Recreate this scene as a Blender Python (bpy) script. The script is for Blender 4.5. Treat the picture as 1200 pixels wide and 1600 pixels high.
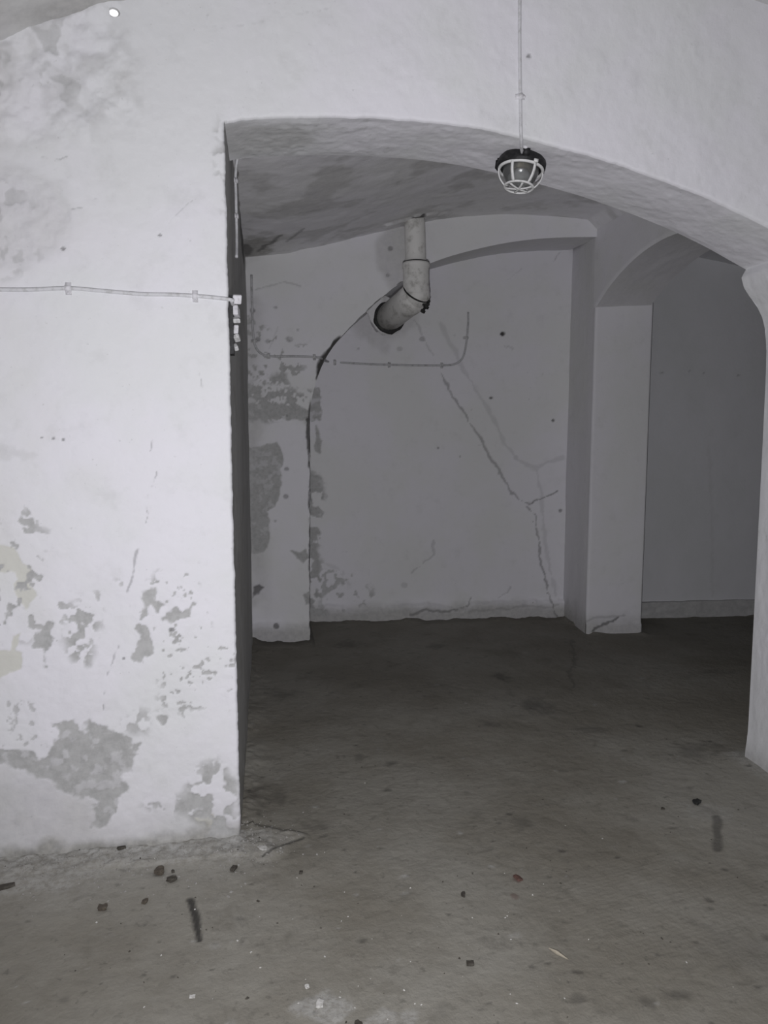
import bpy, bmesh, math, random
import numpy as np
from mathutils import Vector, Matrix

# ------------------------------------------------------------------ camera, light, exposure
for o in list(bpy.data.objects):
    bpy.data.objects.remove(o, do_unlink=True)
scene = bpy.context.scene
COL = scene.collection
FPX = 1155.0
PITCH = math.radians(6.16)          # looking slightly down
YAW = math.radians(9.0)             # turned a little to the right of the cellar's axis
CAM = np.array([0.0, 0.0, 1.5])
FW = np.array([math.sin(YAW)*math.cos(PITCH), math.cos(YAW)*math.cos(PITCH), -math.sin(PITCH)])
RT = np.array([math.cos(YAW), -math.sin(YAW), 0.0])
UP = np.cross(RT, FW)

cd = bpy.data.cameras.new('camera')
cam = bpy.data.objects.new('camera', cd)
COL.objects.link(cam)
cd.sensor_fit = 'VERTICAL'
cd.sensor_height = 36.0
cd.lens = FPX/1600.0*36.0
cd.clip_start = 0.02
cam.matrix_world = Matrix(((RT[0], UP[0], -FW[0], CAM[0]), (RT[1], UP[1], -FW[1], CAM[1]),
                           (RT[2], UP[2], -FW[2], CAM[2]), (0, 0, 0, 1)))
scene.camera = cam

world = bpy.data.worlds.new('world')
scene.world = world
world.use_nodes = True
world.node_tree.nodes['Background'].inputs[0].default_value = (0.5, 0.5, 0.55, 1)
world.node_tree.nodes['Background'].inputs[1].default_value = 0.01

# the only light of the cellar: the photographer's flash lamp, set well below the lens to brighten soffits and vaults
ld = bpy.data.lights.new('flash_lamp', 'SPOT')
ld.energy = 212.0
ld.color = (0.965, 0.960, 1.0)
ld.shadow_soft_size = 0.012
ld.spot_size = math.radians(150)
ld.spot_blend = 1.0
flash = bpy.data.objects.new('flash_lamp', ld)
COL.objects.link(flash)
flash.location = (-0.03, 0.02, 1.27)
aim = Vector((0.66, 2.63, 1.38)) - flash.location
flash.rotation_euler = aim.to_track_quat('-Z', 'Y').to_euler()

vs = scene.view_settings
vs.view_transform = 'Standard'
vs.look = 'None'
vs.exposure = 0.0
vs.gamma = 1.0
vs.use_curve_mapping = False

# ------------------------------------------------------------------ measured layout (metres)
Y0, Y1 = 2.63, 2.99          # front and rear face of the arch wall
XL = -0.12                   # left jamb and left wall of the rear cellar
XR, XR2 = 2.33, 2.75         # wall with the side arch
def YB(x): return 5.28 - 0.08*x      # rear wall, proud plane
def YN(x): return 5.82 - 0.09*x      # rear wall, inside the blind arch
def YS(x): return 5.62 - 0.045*x     # rear wall of the side cellar

def ray(x, y): return FW + RT*(x-600)/FPX - UP*(y-800)/FPX
def onY(x, y, Y): d = ray(x, y); return CAM + d*(Y/d[1])
def onX(x, y, X): d = ray(x, y); return CAM + d*(X/d[0])
def onZ(x, y, Z=0.0): d = ray(x, y); return CAM + d*((Z-CAM[2])/d[2])
def onB(x, y, a=5.28, b=-0.08): d = ray(x, y); return CAM + d*(a/(d[1]-b*d[0]))
def onN(x, y): return onB(x, y, 5.82, -0.09)
def F_uv(pts): return np.array([[onY(x, y, Y0)[0], onY(x, y, Y0)[2]] for x, y in pts])
def B_uv(pts): return np.array([[onB(x, y)[0], onB(x, y)[2]] for x, y in pts])
def N_uv(pts): return np.array([[onN(x, y)[0], onN(x, y)[2]] for x, y in pts])
def G_uv(pts): return np.array([[onZ(x, y)[0], onZ(x, y)[1]] for x, y in pts])

# ------------------------------------------------------------------ numpy noise and masks
_rng = np.random.RandomState(7)
_TAB = _rng.rand(256, 256)
def vnoise(u, v, seed=0):
    u = np.asarray(u, float) + seed*17.31; v = np.asarray(v, float) + seed*9.77
    iu = np.floor(u).astype(int); iv = np.floor(v).astype(int)
    fu = u-iu; fv = v-iv
    fu = fu*fu*(3-2*fu); fv = fv*fv*(3-2*fv)
    a = _TAB[iu & 255, iv & 255]; b = _TAB[(iu+1) & 255, iv & 255]
    c = _TAB[iu & 255, (iv+1) & 255]; d = _TAB[(iu+1) & 255, (iv+1) & 255]
    return (a*(1-fu)+b*fu)*(1-fv) + (c*(1-fu)+d*fu)*fv
def fbm(u, v, freq, octv=4, seed=0):
    s = 0; a = 0.5; t = 0
    for k in range(octv):
        s = s + a*vnoise(u*freq, v*freq, seed+k*3); t += a; a *= 0.5; freq *= 2.03
    return s/t - 0.5
def sstep(a, b, x):
    t = np.clip((x-a)/(b-a), 0, 1)
    return t*t*(3-2*t)

def poly_mask(U, V, poly, amp=0.02, soft=0.006, freq=28, seed=1, holes=0.0):
    """ragged-edged filled polygon in wall coordinates"""
    out = np.zeros(U.shape)
    pad = amp+soft+0.01
    lo = poly.min(0)-pad; hi = poly.max(0)+pad
    sel = (U > lo[0]) & (U < hi[0]) & (V > lo[1]) & (V < hi[1])
    if not sel.any(): return out
    u = U[sel]; v = V[sel]
    d2 = np.full(u.shape, 1e9); inside = np.zeros(u.shape, bool)
    n = len(poly)
    for i in range(n):
        ax, ay = poly[i]; bx, by = poly[(i+1) % n]
        ex, ey = bx-ax, by-ay
        t = np.clip(((u-ax)*ex+(v-ay)*ey)/max(ex*ex+ey*ey, 1e-12), 0, 1)
        d2 = np.minimum(d2, (u-ax-t*ex)**2+(v-ay-t*ey)**2)
        c = ((ay > v) != (by > v)) & (u < ex*(v-ay)/(ey if abs(ey) > 1e-12 else 1e-12)+ax)
        inside ^= c
    sd = np.sqrt(d2)*np.where(inside, 1, -1) + amp*2*fbm(u, v, freq, 4, seed)
    m = sstep(-soft, soft, sd)
    if holes > 0:
        m = m*(1-sstep(0.5-holes, 0.62-holes, fbm(u, v, 22, 4, seed+5)+0.5)*sstep(0.04, 0.0, sd) *0.0) * (1-holes*sstep(0.05, 0.16, fbm(u, v, 30, 4, seed+8)))
    out[sel] = m
    return out
def line_mask(U, V, pts, w, jag=0.006, seed=2, freq=30, vary=0.6):
    """thin wandering line (crack, streak)"""
    out = np.zeros(U.shape)
    lo = pts.min(0)-w-jag*3-0.01; hi = pts.max(0)+w+jag*3+0.01
    sel = (U > lo[0]) & (U < hi[0]) & (V > lo[1]) & (V < hi[1])
    if not sel.any(): return out
    u = U[sel]+jag*2*fbm(U[sel], V[sel], freq, 3, seed); v = V[sel]+jag*2*fbm(U[sel], V[sel], freq, 3, seed+11)
    d2 = np.full(u.shape, 1e9)
    for i in range(len(pts)-1):
        ax, ay = pts[i]; ex, ey = pts[i+1]-pts[i]
        t = np.clip(((u-ax)*ex+(v-ay)*ey)/max(ex*ex+ey*ey, 1e-12), 0, 1)
        d2 = np.minimum(d2, (u-ax-t*ex)**2+(v-ay-t*ey)**2)
    ww = w*(1+vary*2*fbm(U[sel], V[sel], 14, 3, seed+4))
    out[sel] = 1-sstep(ww*0.35, ww, np.sqrt(d2))
    return out
def soft_blot(U, V, c, ru, rv, seed):
    d = np.sqrt(((U-c[0])/ru)**2+((V-c[1])/rv)**2)
    return np.where(d < 2, sstep(1.15, 0.15, d+1.5*fbm(U, V, 26, 4, seed)), 0)
def blob(U, V, c, ru, rv, seed=3, amp=0.4, freq=20):
    d = np.sqrt(((U-c[0])/ru)**2+((V-c[1])/rv)**2) + amp*2*fbm(U, V, freq, 3, seed)
    return 1-sstep(0.7, 1.05, d)

# ------------------------------------------------------------------ mesh helpers
class Acc:
    """collects structured grids into one mesh with a 4-channel surface mask"""
    def __init__(s): s.v = []; s.f = []; s.c = []; s.n = 0
    def grid(s, P, C=None, flip=False):
        n, m = P.shape[:2]
        if C is None: C = np.zeros((n, m, 4))
        s.v.append(P.reshape(-1, 3)); s.c.append(C.reshape(-1, 4))
        i = np.arange(n*m).reshape(n, m)
        q = np.stack([i[:-1, :-1], i[1:, :-1], i[1:, 1:], i[:-1, 1:]], -1).reshape(-1, 4)+s.n
        if flip: q = q[:, ::-1]
        s.f.append(q); s.n += n*m
    def build(s, name, mat, kind=None, parent=None, smooth=True):
        V = np.concatenate(s.v).astype(np.float32); Fq = np.concatenate(s.f).astype(np.int32)
        C = np.concatenate(s.c).astype(np.float32)
        me = bpy.data.meshes.new(name)
        me.vertices.add(len(V)); me.vertices.foreach_set('co', V.ravel())
        me.loops.add(Fq.size); me.loops.foreach_set('vertex_index', Fq.ravel())
        me.polygons.add(len(Fq)); me.polygons.foreach_set('loop_start', np.arange(0, Fq.size, 4, dtype=np.int32))
        me.polygons.foreach_set('use_smooth', np.ones(len(Fq), dtype=bool) if smooth else np.zeros(len(Fq), dtype=bool))
        at = me.attributes.new('wear', 'FLOAT_COLOR', 'POINT')
        at.data.foreach_set('color', C.ravel())
        me.update(calc_edges=True)
        me.materials.append(mat)
        o = bpy.data.objects.new(name, me); COL.objects.link(o)
        if kind: o['kind'] = kind
        if parent: o.parent = parent
        return o

def from_bm(name, bm, mat, parent=None, smooth=True):
    me = bpy.data.meshes.new(name)
    bmesh.ops.recalc_face_normals(bm, faces=bm.faces)
    bm.to_mesh(me); bm.free()
    if smooth:
        for p in me.polygons: p.use_smooth = True
    me.materials.append(mat)
    o = bpy.data.objects.new(name, me); COL.objects.link(o)
    if parent: o.parent = parent
    return o
def tag(o, label, cat, group=None, kind=None):
    o['label'] = label; o['category'] = cat
    if group: o['group'] = group
    if kind: o['kind'] = kind
    return o
def empty(name, loc):
    o = bpy.data.objects.new(name, None); COL.objects.link(o)
    o.location = loc; o.empty_display_size = 0.05
    return o
def place(o, root):
    """parent o (built in world coordinates) to root without moving it"""
    o.parent = root
    o.matrix_parent_inverse = Matrix.Translation(root.location).inverted() if root.parent is None else root.matrix_world.inverted()
    return o

def spline(pts, n=8):
    pts = [Vector(p) for p in pts]
    if len(pts) < 3: return pts
    P = [pts[0]*2-pts[1]]+pts+[pts[-1]*2-pts[-2]]
    out = []
    for i in range(1, len(P)-2):
        for k in range(n):
            t = k/n
            a, b, c, d = P[i-1], P[i], P[i+1], P[i+2]
            out.append(0.5*((2*b)+(c-a)*t+(2*a-5*b+4*c-d)*t*t+(3*b-a-3*c+d)*t**3))
    out.append(pts[-1])
    return out
def bm_tube(bm, pts, r, seg=10, caps=True):
    pts = [Vector(p) for p in pts]
    rr = r if hasattr(r, '__len__') else [r]*len(pts)
    rings = []; nrm = None
    for i, p in enumerate(pts):
        t = (pts[min(i+1, len(pts)-1)]-pts[max(i-1, 0)]).normalized()
        if nrm is None:
            nrm = t.orthogonal().normalized()
        else:
            nrm = (nrm - t*nrm.dot(t)).normalized()
        b = t.cross(nrm)
        rings.append([bm.verts.new(p+(nrm*math.cos(2*math.pi*k/seg)+b*math.sin(2*math.pi*k/seg))*rr[i]) for k in range(seg)])
    for a, c in zip(rings[:-1], rings[1:]):
        for k in range(seg):
            bm.faces.new((a[k], a[(k+1) % seg], c[(k+1) % seg], c[k]))
    if caps:
        bm.faces.new(rings[0][::-1]); bm.faces.new(rings[-1])
def bm_lathe(bm, prof, seg=32, M=Matrix(), jitter=None):
    rings = []
    for i, (r, z) in enumerate(prof):
        ring = []
        for k in range(seg):
            a = 2*math.pi*k/seg
            rr = r*(jitter(a, i) if jitter else 1)
            ring.append(bm.verts.new(M @ Vector((rr*math.cos(a), rr*math.sin(a), z))))
        rings.append(ring)
    for a, c in zip(rings[:-1], rings[1:]):
        for k in range(seg):
            bm.faces.new((a[k], a[(k+1) % seg], c[(k+1) % seg], c[k]))
    return rings
def bm_box(bm, c, s, M=Matrix()):
    r = bmesh.ops.create_cube(bm, size=1.0)
    for v in r['verts']:
        v.co = M @ Vector((c[0]+v.co.x*s[0], c[1]+v.co.y*s[1], c[2]+v.co.z*s[2]))
    return r['verts']

# ------------------------------------------------------------------ materials
def nodes(name):
    m = bpy.data.materials.new(name); m.use_nodes = True
    nt = m.node_tree
    return m, nt, nt.nodes['Principled BSDF']
def nd(nt, typ, **kw):
    n = nt.nodes.new(typ)
    for k, v in kw.items(): setattr(n, k, v)
    return n
def mixc(nt, fac, a, b):
    n = nd(nt, 'ShaderNodeMix', data_type='RGBA')
    for sock, val in ((n.inputs['Factor'], fac), (n.inputs[6], a), (n.inputs[7], b)):
        if hasattr(val, 'is_linked') or isinstance(val, bpy.types.NodeSocket): nt.links.new(val, sock)
        elif isinstance(val, tuple): sock.default_value = (*val, 1)
        else: sock.default_value = val
    return n.outputs[2]
def noise(nt, scale, detail=5, rough=0.55, coord=None, dist=0.0):
    n = nd(nt, 'ShaderNodeTexNoise'); n.inputs['Scale'].default_value = scale
    n.inputs['Detail'].default_value = detail; n.inputs['Roughness'].default_value = rough
    n.inputs['Distortion'].default_value = dist
    if coord is not None: nt.links.new(coord, n.inputs['Vector'])
    return n.outputs['Fac']
def ramp(nt, val, lo, hi, mx=1.0, mn=0.0):
    n = nd(nt, 'ShaderNodeMapRange'); n.interpolation_type = 'SMOOTHSTEP'
    nt.links.new(val, n.inputs['Value'])
    n.inputs['From Min'].default_value = lo; n.inputs['From Max'].default_value = hi
    n.inputs['To Min'].default_value = mn; n.inputs['To Max'].default_value = mx
    return n.outputs['Result']
def mul(nt, a, b):
    n = nd(nt, 'ShaderNodeMath', operation='MULTIPLY')
    for i, v in enumerate((a, b)):
        if isinstance(v, (int, float)): n.inputs[i].default_value = v
        else: nt.links.new(v, n.inputs[i])
    return n.outputs[0]
def bump(nt, bsdf, h, strength, dist):
    b = nd(nt, 'ShaderNodeBump'); b.inputs['Strength'].default_value = strength; b.inputs['Distance'].default_value = dist
    nt.links.new(h, b.inputs['Height']); nt.links.new(b.outputs[0], bsdf.inputs['Normal'])

def plaster(name, white=(0.74, 0.735, 0.775), alt=(0.70, 0.705, 0.715), grime=0.25):
    m, nt, bs = nodes(name)
    co = nd(nt, 'ShaderNodeTexCoord').outputs['Object']
    at = nd(nt, 'ShaderNodeAttribute', attribute_name='wear')
    sp = nd(nt, 'ShaderNodeSeparateColor'); nt.links.new(at.outputs['Color'], sp.inputs[0])
    peel, crack, dirt, yel = sp.outputs[0], sp.outputs[1], sp.outputs[2], at.outputs['Alpha']
    c = mixc(nt, ramp(nt, noise(nt, 1.6, 4, 0.6, co), 0.38, 0.62), white, alt)
    c = mixc(nt, ramp(nt, noise(nt, 9, 6, 0.65, co), 0.52, 0.80, grime), c, (0.52, 0.52, 0.51))
    c = mixc(nt, ramp(nt, noise(nt, 60, 3, 0.6, co), 0.66, 0.78, grime*1.4), c, (0.42, 0.42, 0.41))
    pc = mixc(nt, ramp(nt, noise(nt, 40, 5, 0.6, co), 0.35, 0.7), (0.50, 0.50, 0.495), (0.42, 0.42, 0.415))
    c = mixc(nt, yel, c, (0.665, 0.66, 0.61))
    c = mixc(nt, dirt, c, mixc(nt, ramp(nt, noise(nt, 30, 5, 0.6, co), 0.3, 0.7), (0.42, 0.41, 0.38), (0.27, 0.265, 0.245)))
    c = mixc(nt, peel, c, pc)
    c = mixc(nt, crack, c, (0.075, 0.072, 0.07))
    nt.links.new(c, bs.inputs['Base Color'])
    bs.inputs['Roughness'].default_value = 0.85
    bs.inputs['Specular IOR Level'].default_value = 0.25
    bump(nt, bs, noise(nt, 45, 6, 0.6, co), 0.16, 0.01)
    return m
M_front = plaster('whitewashed_plaster', (0.81, 0.80, 0.84), (0.775, 0.78, 0.79))
M_rear = plaster('cellar_plaster', (0.81, 0.80, 0.835), (0.785, 0.785, 0.785), 0.2)
M_vault = plaster('vault_plaster', (0.86, 0.85, 0.88), (0.83, 0.825, 0.83), 0.3)
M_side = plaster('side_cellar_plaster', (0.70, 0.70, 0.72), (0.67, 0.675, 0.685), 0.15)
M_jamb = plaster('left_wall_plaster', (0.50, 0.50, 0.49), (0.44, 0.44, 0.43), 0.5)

def floor_mat():
    m, nt, bs = nodes('worn_concrete')
    co = nd(nt, 'ShaderNodeTexCoord').outputs['Object']
    at = nd(nt, 'ShaderNodeAttribute', attribute_name='wear')
    sp = nd(nt, 'ShaderNodeSeparateColor'); nt.links.new(at.outputs['Color'], sp.inputs[0])
    c = mixc(nt, ramp(nt, noise(nt, 1.3, 5, 0.6, co), 0.36, 0.64), (0.305, 0.292, 0.254), (0.228, 0.212, 0.175))
    c = mixc(nt, ramp(nt, noise(nt, 3.1, 5, 0.6, co, 0.4), 0.55, 0.75, 0.5), c, (0.125, 0.112, 0.085))
    c = mixc(nt, ramp(nt, noise(nt, 7.5, 6, 0.7, co, 0.6), 0.54, 0.74, 0.45), c, (0.125, 0.118, 0.10))
    c = mixc(nt, ramp(nt, noise(nt, 5.2, 6, 0.7, co, 0.3), 0.56, 0.76, 0.4), c, (0.31, 0.30, 0.27))
    c = mixc(nt, ramp(nt, noise(nt, 26, 5, 0.65, co), 0.58, 0.74, 0.55), c, (0.10, 0.095, 0.08))
    c = mixc(nt, ramp(nt, noise(nt, 75, 3, 0.6, co), 0.7, 0.8, 0.5), c, (0.36, 0.35, 0.31))
    c = mixc(nt, sp.outputs[0], c, mixc(nt, ramp(nt, noise(nt, 50, 5, 0.7, co), 0.4, 0.65), (0.48, 0.475, 0.455), (0.30, 0.29, 0.265)))
    c = mixc(nt, sp.outputs[1], c, (0.035, 0.033, 0.03))
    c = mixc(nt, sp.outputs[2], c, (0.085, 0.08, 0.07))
    c = mixc(nt, at.outputs['Alpha'], c, (0.17, 0.115, 0.10))
    nt.links.new(c, bs.inputs['Base Color'])
    bs.inputs['Roughness'].default_value = 0.8
    bs.inputs['Specular IOR Level'].default_value = 0.3
    bump(nt, bs, noise(nt, 30, 7, 0.65, co), 0.5, 0.012)
    return m
M_floor = floor_mat()

def simple(name, col, rough=0.6, metal=0.0, var=None, scale=30, lo=0.45, hi=0.7, spec=0.4):
    m, nt, bs = nodes(name)
    if var:
        co = nd(nt, 'ShaderNodeTexCoord').outputs['Object']
        c = mixc(nt, ramp(nt, noise(nt, scale, 5, 0.65, co), lo, hi), col, var)
        nt.links.new(c, bs.inputs['Base Color'])
        bump(nt, bs, noise(nt, scale*2, 4, 0.6, co), 0.3, 0.004)
    else:
        bs.inputs['Base Color'].default_value = (*col, 1)
    bs.inputs['Roughness'].default_value = rough
    bs.inputs['Metallic'].default_value = metal
    bs.inputs['Specular IOR Level'].default_value = spec
    return m
M_cable = simple('painted_cable', (0.66, 0.66, 0.68), 0.6, 0, (0.50, 0.50, 0.50), 40)
M_cable_rear = simple('grimy_painted_cable', (0.56, 0.56, 0.57), 0.7, 0, (0.36, 0.36, 0.36), 30)
M_clip_rear = simple('grimy_clip', (0.62, 0.62, 0.62), 0.7, 0, (0.40, 0.40, 0.40), 50)
M_clip = simple('painted_clip', (0.74, 0.73, 0.76), 0.6, 0, (0.55, 0.55, 0.55), 60)
M_pipe = simple('painted_cast_iron', (0.80, 0.79, 0.76), 0.6, 0, (0.45, 0.44, 0.41), 14, 0.46, 0.74)
M_mortar = simple('rough_mortar', (0.70, 0.69, 0.70), 0.9, 0, (0.46, 0.455, 0.44), 16, 0.45, 0.75)
M_seal_hole = simple('tar_and_hole_shade', (0.02, 0.02, 0.02), 0.7, 0, (0.05, 0.05, 0.045), 40)  # joint tar; its black also stands in for shade in the outlet hole
M_black = simple('black_cast_iron', (0.012, 0.012, 0.013), 0.55, 0, (0.03, 0.03, 0.03), 60)
M_cage = simple('chipped_white_enamel', (0.78, 0.78, 0.77), 0.45, 0, (0.60, 0.60, 0.58), 70, 0.55, 0.7)
M_metal = simple('bright_metal', (0.95, 0.95, 0.95), 0.38, 1.0)
M_bulb = simple('frosted_bulb', (0.75, 0.75, 0.74), 0.25, 0, spec=0.6)
M_brass = simple('dull_brass', (0.35, 0.30, 0.20), 0.4, 1.0)
M_stone = simple('dark_rubble', (0.06, 0.053, 0.043), 0.9, 0, (0.11, 0.10, 0.085), 60)
M_brown = simple('brown_rubble', (0.085, 0.07, 0.055), 0.9, 0, (0.15, 0.13, 0.10), 60)
M_flake = simple('fallen_plaster', (0.62, 0.61, 0.58), 0.9, 0, (0.40, 0.39, 0.36), 60)
M_red = simple('brick_crumb', (0.14, 0.075, 0.06), 0.9, 0, (0.10, 0.065, 0.055), 60)
M_grit = simple('grey_grit', (0.34, 0.33, 0.31), 0.95, 0, (0.22, 0.21, 0.19), 80)
M_wood = simple('pale_splinter_wood', (0.42, 0.38, 0.30), 0.85, 0, (0.26, 0.23, 0.18), 50)
def glass():
    m, nt, bs = nodes('dusty_lamp_glass')
    bs.inputs['Base Color'].default_value = (0.93, 0.94, 0.94, 1)
    bs.inputs['Roughness'].default_value = 0.16
    bs.inputs['IOR'].default_value = 1.45
    bs.inputs['Transmission Weight'].default_value = 0.93
    co = nd(nt, 'ShaderNodeTexCoord').outputs['Object']
    bump(nt, bs, noise(nt, 90, 3, 0.6, co), 0.25, 0.004)
    return m
M_glass = glass()

# ------------------------------------------------------------------ the arch wall
PROF = np.array([(-0.12, 2.525), (-0.06, 2.541), (0.03, 2.550), (0.24, 2.567), (0.42, 2.572), (0.60, 2.570), (0.78, 2.558),
                 (0.95, 2.533), (1.12, 2.500), (1.30, 2.462), (1.50, 2.408), (1.70, 2.345), (1.87, 2.278), (1.97, 2.232),
                 (2.050, 2.196), (2.040, 2.178), (2.031, 2.160), (2.045, 2.120), (2.072, 2.085), (2.110, 2.045), (2.140, 1.995),
                 (2.158, 1.940), (2.168, 1.86), (2.172, 1.75), (2.175, 1.4), (2.178, 0.7), (2.180, 0.14), (2.178, 0.09), (2.172, 0.04), (2.170, -0.02)])
def densify(P, step):
    d = np.r_[0, np.cumsum(np.hypot(*np.diff(P, axis=0).T))]
    t = np.linspace(0, d[-1], int(d[-1]/step)+1)
    return np.c_[np.interp(t, d, P[:, 0]), np.interp(t, d, P[:, 1])], t
arch_part, tA = densify(PROF[:15], 0.005)
# soften the corners of the polyline, then the corbel and pier edge
k = np.ones(13)/13
for c_ in range(2):
    pad = np.pad(arch_part[:, c_], 6, mode='reflect', reflect_type='odd'); arch_part[:, c_] = np.convolve(pad, k, 'valid')
pier_part, tP = densify(PROF[14:], 0.008)
CURVE = np.r_[arch_part, pier_part[1:]]
NA = len(arch_part)
ZT, XE, XW = 3.25, 3.4, -1.6

def relief_front(X, Z):
    """height towards the viewer and wear masks of the arch wall"""
    C = np.zeros(X.shape+(4,))
    h = 0.022*fbm(X, Z, 1.3, 3, 1)+0.010*fbm(X, Z, 6, 4, 2)+0.003*fbm(X, Z, 40, 3, 3)
    rough = blob(X, Z, F_uv([(50, 120)])[0], 0.42, 0.25, 4, 0.3, 6)
    h += rough*0.03*fbm(X, Z, 17, 4, 5)
    h += 0.018*line_mask(X, Z, F_uv([(-150, 95), (0, 70), (60, 40), (125, 15), (165, -2)]), 0.05, 0.01, 6)
    rough2 = blob(X, Z, F_uv([(20, 340)])[0], 0.22, 0.2, 7, 0.4, 8)
    h += rough2*0.018*fbm(X, Z, 20, 4, 9)
    def P(pts, **kw): return poly_mask(X, Z, F_uv(pts), **kw)
    def L(pts, w=0.004, **kw): return line_mask(X, Z, F_uv(pts), w, **kw)
    peel = np.zeros(X.shape)
    big = P([(80,1130),(115,1126),(122,1146),(140,1130),(158,1128),(190,1148),(205,1172),(217,1163),(206,1205),(190,1215),(198,1240),(180,1250),(183,1265),(165,1290),(143,1294),(150,1255),(110,1235),(60,1215),(20,1195),(-190,1205),(-190,1168),(30,1170),(60,1190),(85,1165),(90,1150)], amp=0.032, seed=3, holes=0.35)
    peel = np.maximum(peel, big)
    for pts, s in (([(213,975),(230,975),(235,990),(240,1005),(243,1015),(225,1025),(220,1038),(208,1035),(212,1015),(217,1005)], 5),
                   ([(222,925),(242,920),(238,940),(232,960),(220,968)], 6), ([(238,940),(252,946),(246,957)], 8),
                   ([(256,968),(275,950),(285,960),(301,942),(295,962),(270,976)], 7),
                   ([(60,980),(75,970),(84,973),(80,990),(86,1003),(72,1020),(72,1040),(62,1035),(65,1015),(50,1015)], 9),
                   ([(240,1120),(262,1117),(258,1130),(240,1132)], 10), ([(276,1108),(292,1098),(288,1128)], 12)):
        peel = np.maximum(peel, P(pts, amp=0.022, soft=0.004, seed=s, freq=32))
    # mottled clusters where only flecks of the paint have gone
    def mott(pts, seed, thr=0.03, s=55):
        return poly_mask(X, Z, F_uv(pts), amp=0.03, soft=0.03, seed=seed)*sstep(thr, thr+0.06, fbm(X, Z, s, 3, seed+20))
    peel = np.maximum(peel, mott([(95,975),(110,950),(155,930),(160,980),(135,1040),(110,1035)], 11, -0.03, 35))
    peel = np.maximum(peel, mott([(225,1262),(250,1245),(265,1262),(290,1240),(315,1195),(335,1190),(368,1215),(368,1310),(320,1300),(290,1280),(250,1275)], 13, -0.05, 22))
    peel = np.maximum(peel, 0.8*mott([(190,1125),(215,1110),(235,1115),(230,1150),(200,1150)], 14, -0.06, 30))
    peel = np.maximum(peel, mott([(180,910),(300,890),(330,1000),(370,1010),(370,1110),(250,1110),(240,1000)], 15, 0.16, 45))
    peel = np.maximum(peel, mott([(-150,760),(60,800),(80,900),(120,960),(40,1000),(-150,1000)], 16, 0.12, 30))
    peel = np.maximum(peel, 0.8*mott([(342,185),(362,190),(366,350),(352,330),(340,260)], 17, 0.0, 28))
    peel = np.maximum(peel, 0.7*mott([(-150,1100),(60,1090),(70,1180),(-150,1190)], 18, 0.12, 40))
    peel = np.maximum(peel, 0.55*mott([(-190,60),(150,20),(160,110),(100,170),(-190,230)], 27, 0.08, 16))
    peel = np.maximum(peel, 0.5*mott([(-190,280),(40,285),(60,400),(20,440),(-190,440)], 28, 0.08, 20))
    crack = np.zeros(X.shape)
    for pts, w, s, a in (([(237,685),(236,706)], 0.0035, 31, .5), ([(250,728),(240,755),(232,775),(229,818)], 0.004, 32, .5),
                         ([(229,818),(222,840),(212,862),(206,900),(196,940)], 0.006, 33, .5), ([(185,1010),(170,1045),(164,1078),(160,1110)], 0.005, 34, .5),
                         ([(312,580),(313,590)], 0.005, 35, .7), ([(313,592),(317,606),(323,616)], 0.004, 36, .35),
                         ([(250,367),(275,335),(310,305)], 0.0025, 37, .25), ([(66,246),(95,248),(115,241)], 0.004, 38, .4),
                         ([(103,330),(132,322),(151,309)], 0.004, 39, .4), ([(320,38),(345,44),(400,34),(520,12)], 0.004, 40, .15),
                         ([(330,5),(322,30),(335,42)], 0.004, 41, .2)):
        crack = np.maximum(crack, a*0.8*L(pts, w*0.8, seed=s, jag=0.006)*sstep(-0.12, 0.08, fbm(X, Z, 40, 3, s+3)))
    for (x, y, r, s) in ((250, 367, 0.006, 1), (827, 87, 0.008, 2), (98, 388, 0.005, 3), (65, 684, 0.004, 4), (83, 685, 0.004, 5), (98, 687, 0.004, 6), (193, 1030, 0.005, 9), (268, 985, 0.01, 7), (210, 1365, 0.006, 8)):
        crack = np.maximum(crack, 0.6*blob(X, Z, F_uv([(x, y)])[0], r*1.4, r, s))
    dirt = np.clip(0.35*sstep(0.20, 0.0, Z+0.16*fbm(X, Z, 7, 5, 44))+0.6*sstep(0.085, 0.015, Z+0.09*fbm(X, Z, 14, 5, 48)), 0, 1)
    dirt = np.maximum(dirt, 0.34*P([(-190,1190),(60,1205),(150,1250),(180,1290),(160,1340),(-190,1360)], amp=0.10, soft=0.09, seed=45, freq=9))
    dirt = np.maximum(dirt, 0.25*rough*sstep(-0.05, 0.2, fbm(X, Z, 14, 4, 46)))
    dirt = np.maximum(dirt, 0.20*rough2)
    dirt = np.maximum(dirt, 0.14*L([(-60,700),(0,706),(20,705),(45,712)], 0.03, seed=47, jag=0.03))
    yel = np.zeros(X.shape)
    for pts, s in (([(-150,850),(20,853),(36,880),(50,885),(45,905),(58,930),(40,951),(20,925),(28,905),(20,893),(-150,900)], 51),
                   ([(22,995),(31,990),(25,1015),(35,1020),(30,1045),(-60,1095),(-150,1030),(15,1015)], 52)):
        yel = np.maximum(yel, P(pts, amp=0.012, soft=0.004, seed=s))
    yel = np.maximum(yel, blob(X, Z, F_uv([(320, 1283)])[0], 0.045, 0.035, 53))
    yel = np.maximum(yel, 0.25*sstep(-0.3, -0.8, X)*sstep(-0.1, 0.2, fbm(X, Z, 3, 3, 54)))
    far = sstep(-0.98, -1.15, X)   # the same wear goes on along the wall
    peel = np.maximum(peel, far*sstep(0.10, 0.15, fbm(X, Z, 9, 5, 57)+0.12*sstep(1.2, 0.2, Z)-0.06))
    h -= 0.0035*peel+0.006*crack+0.002*yel
    C[..., 0] = np.clip(peel, 0, 1); C[..., 1] = np.clip(crack, 0, 1); C[..., 2] = dirt; C[..., 3] = yel
    return h, C

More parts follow.
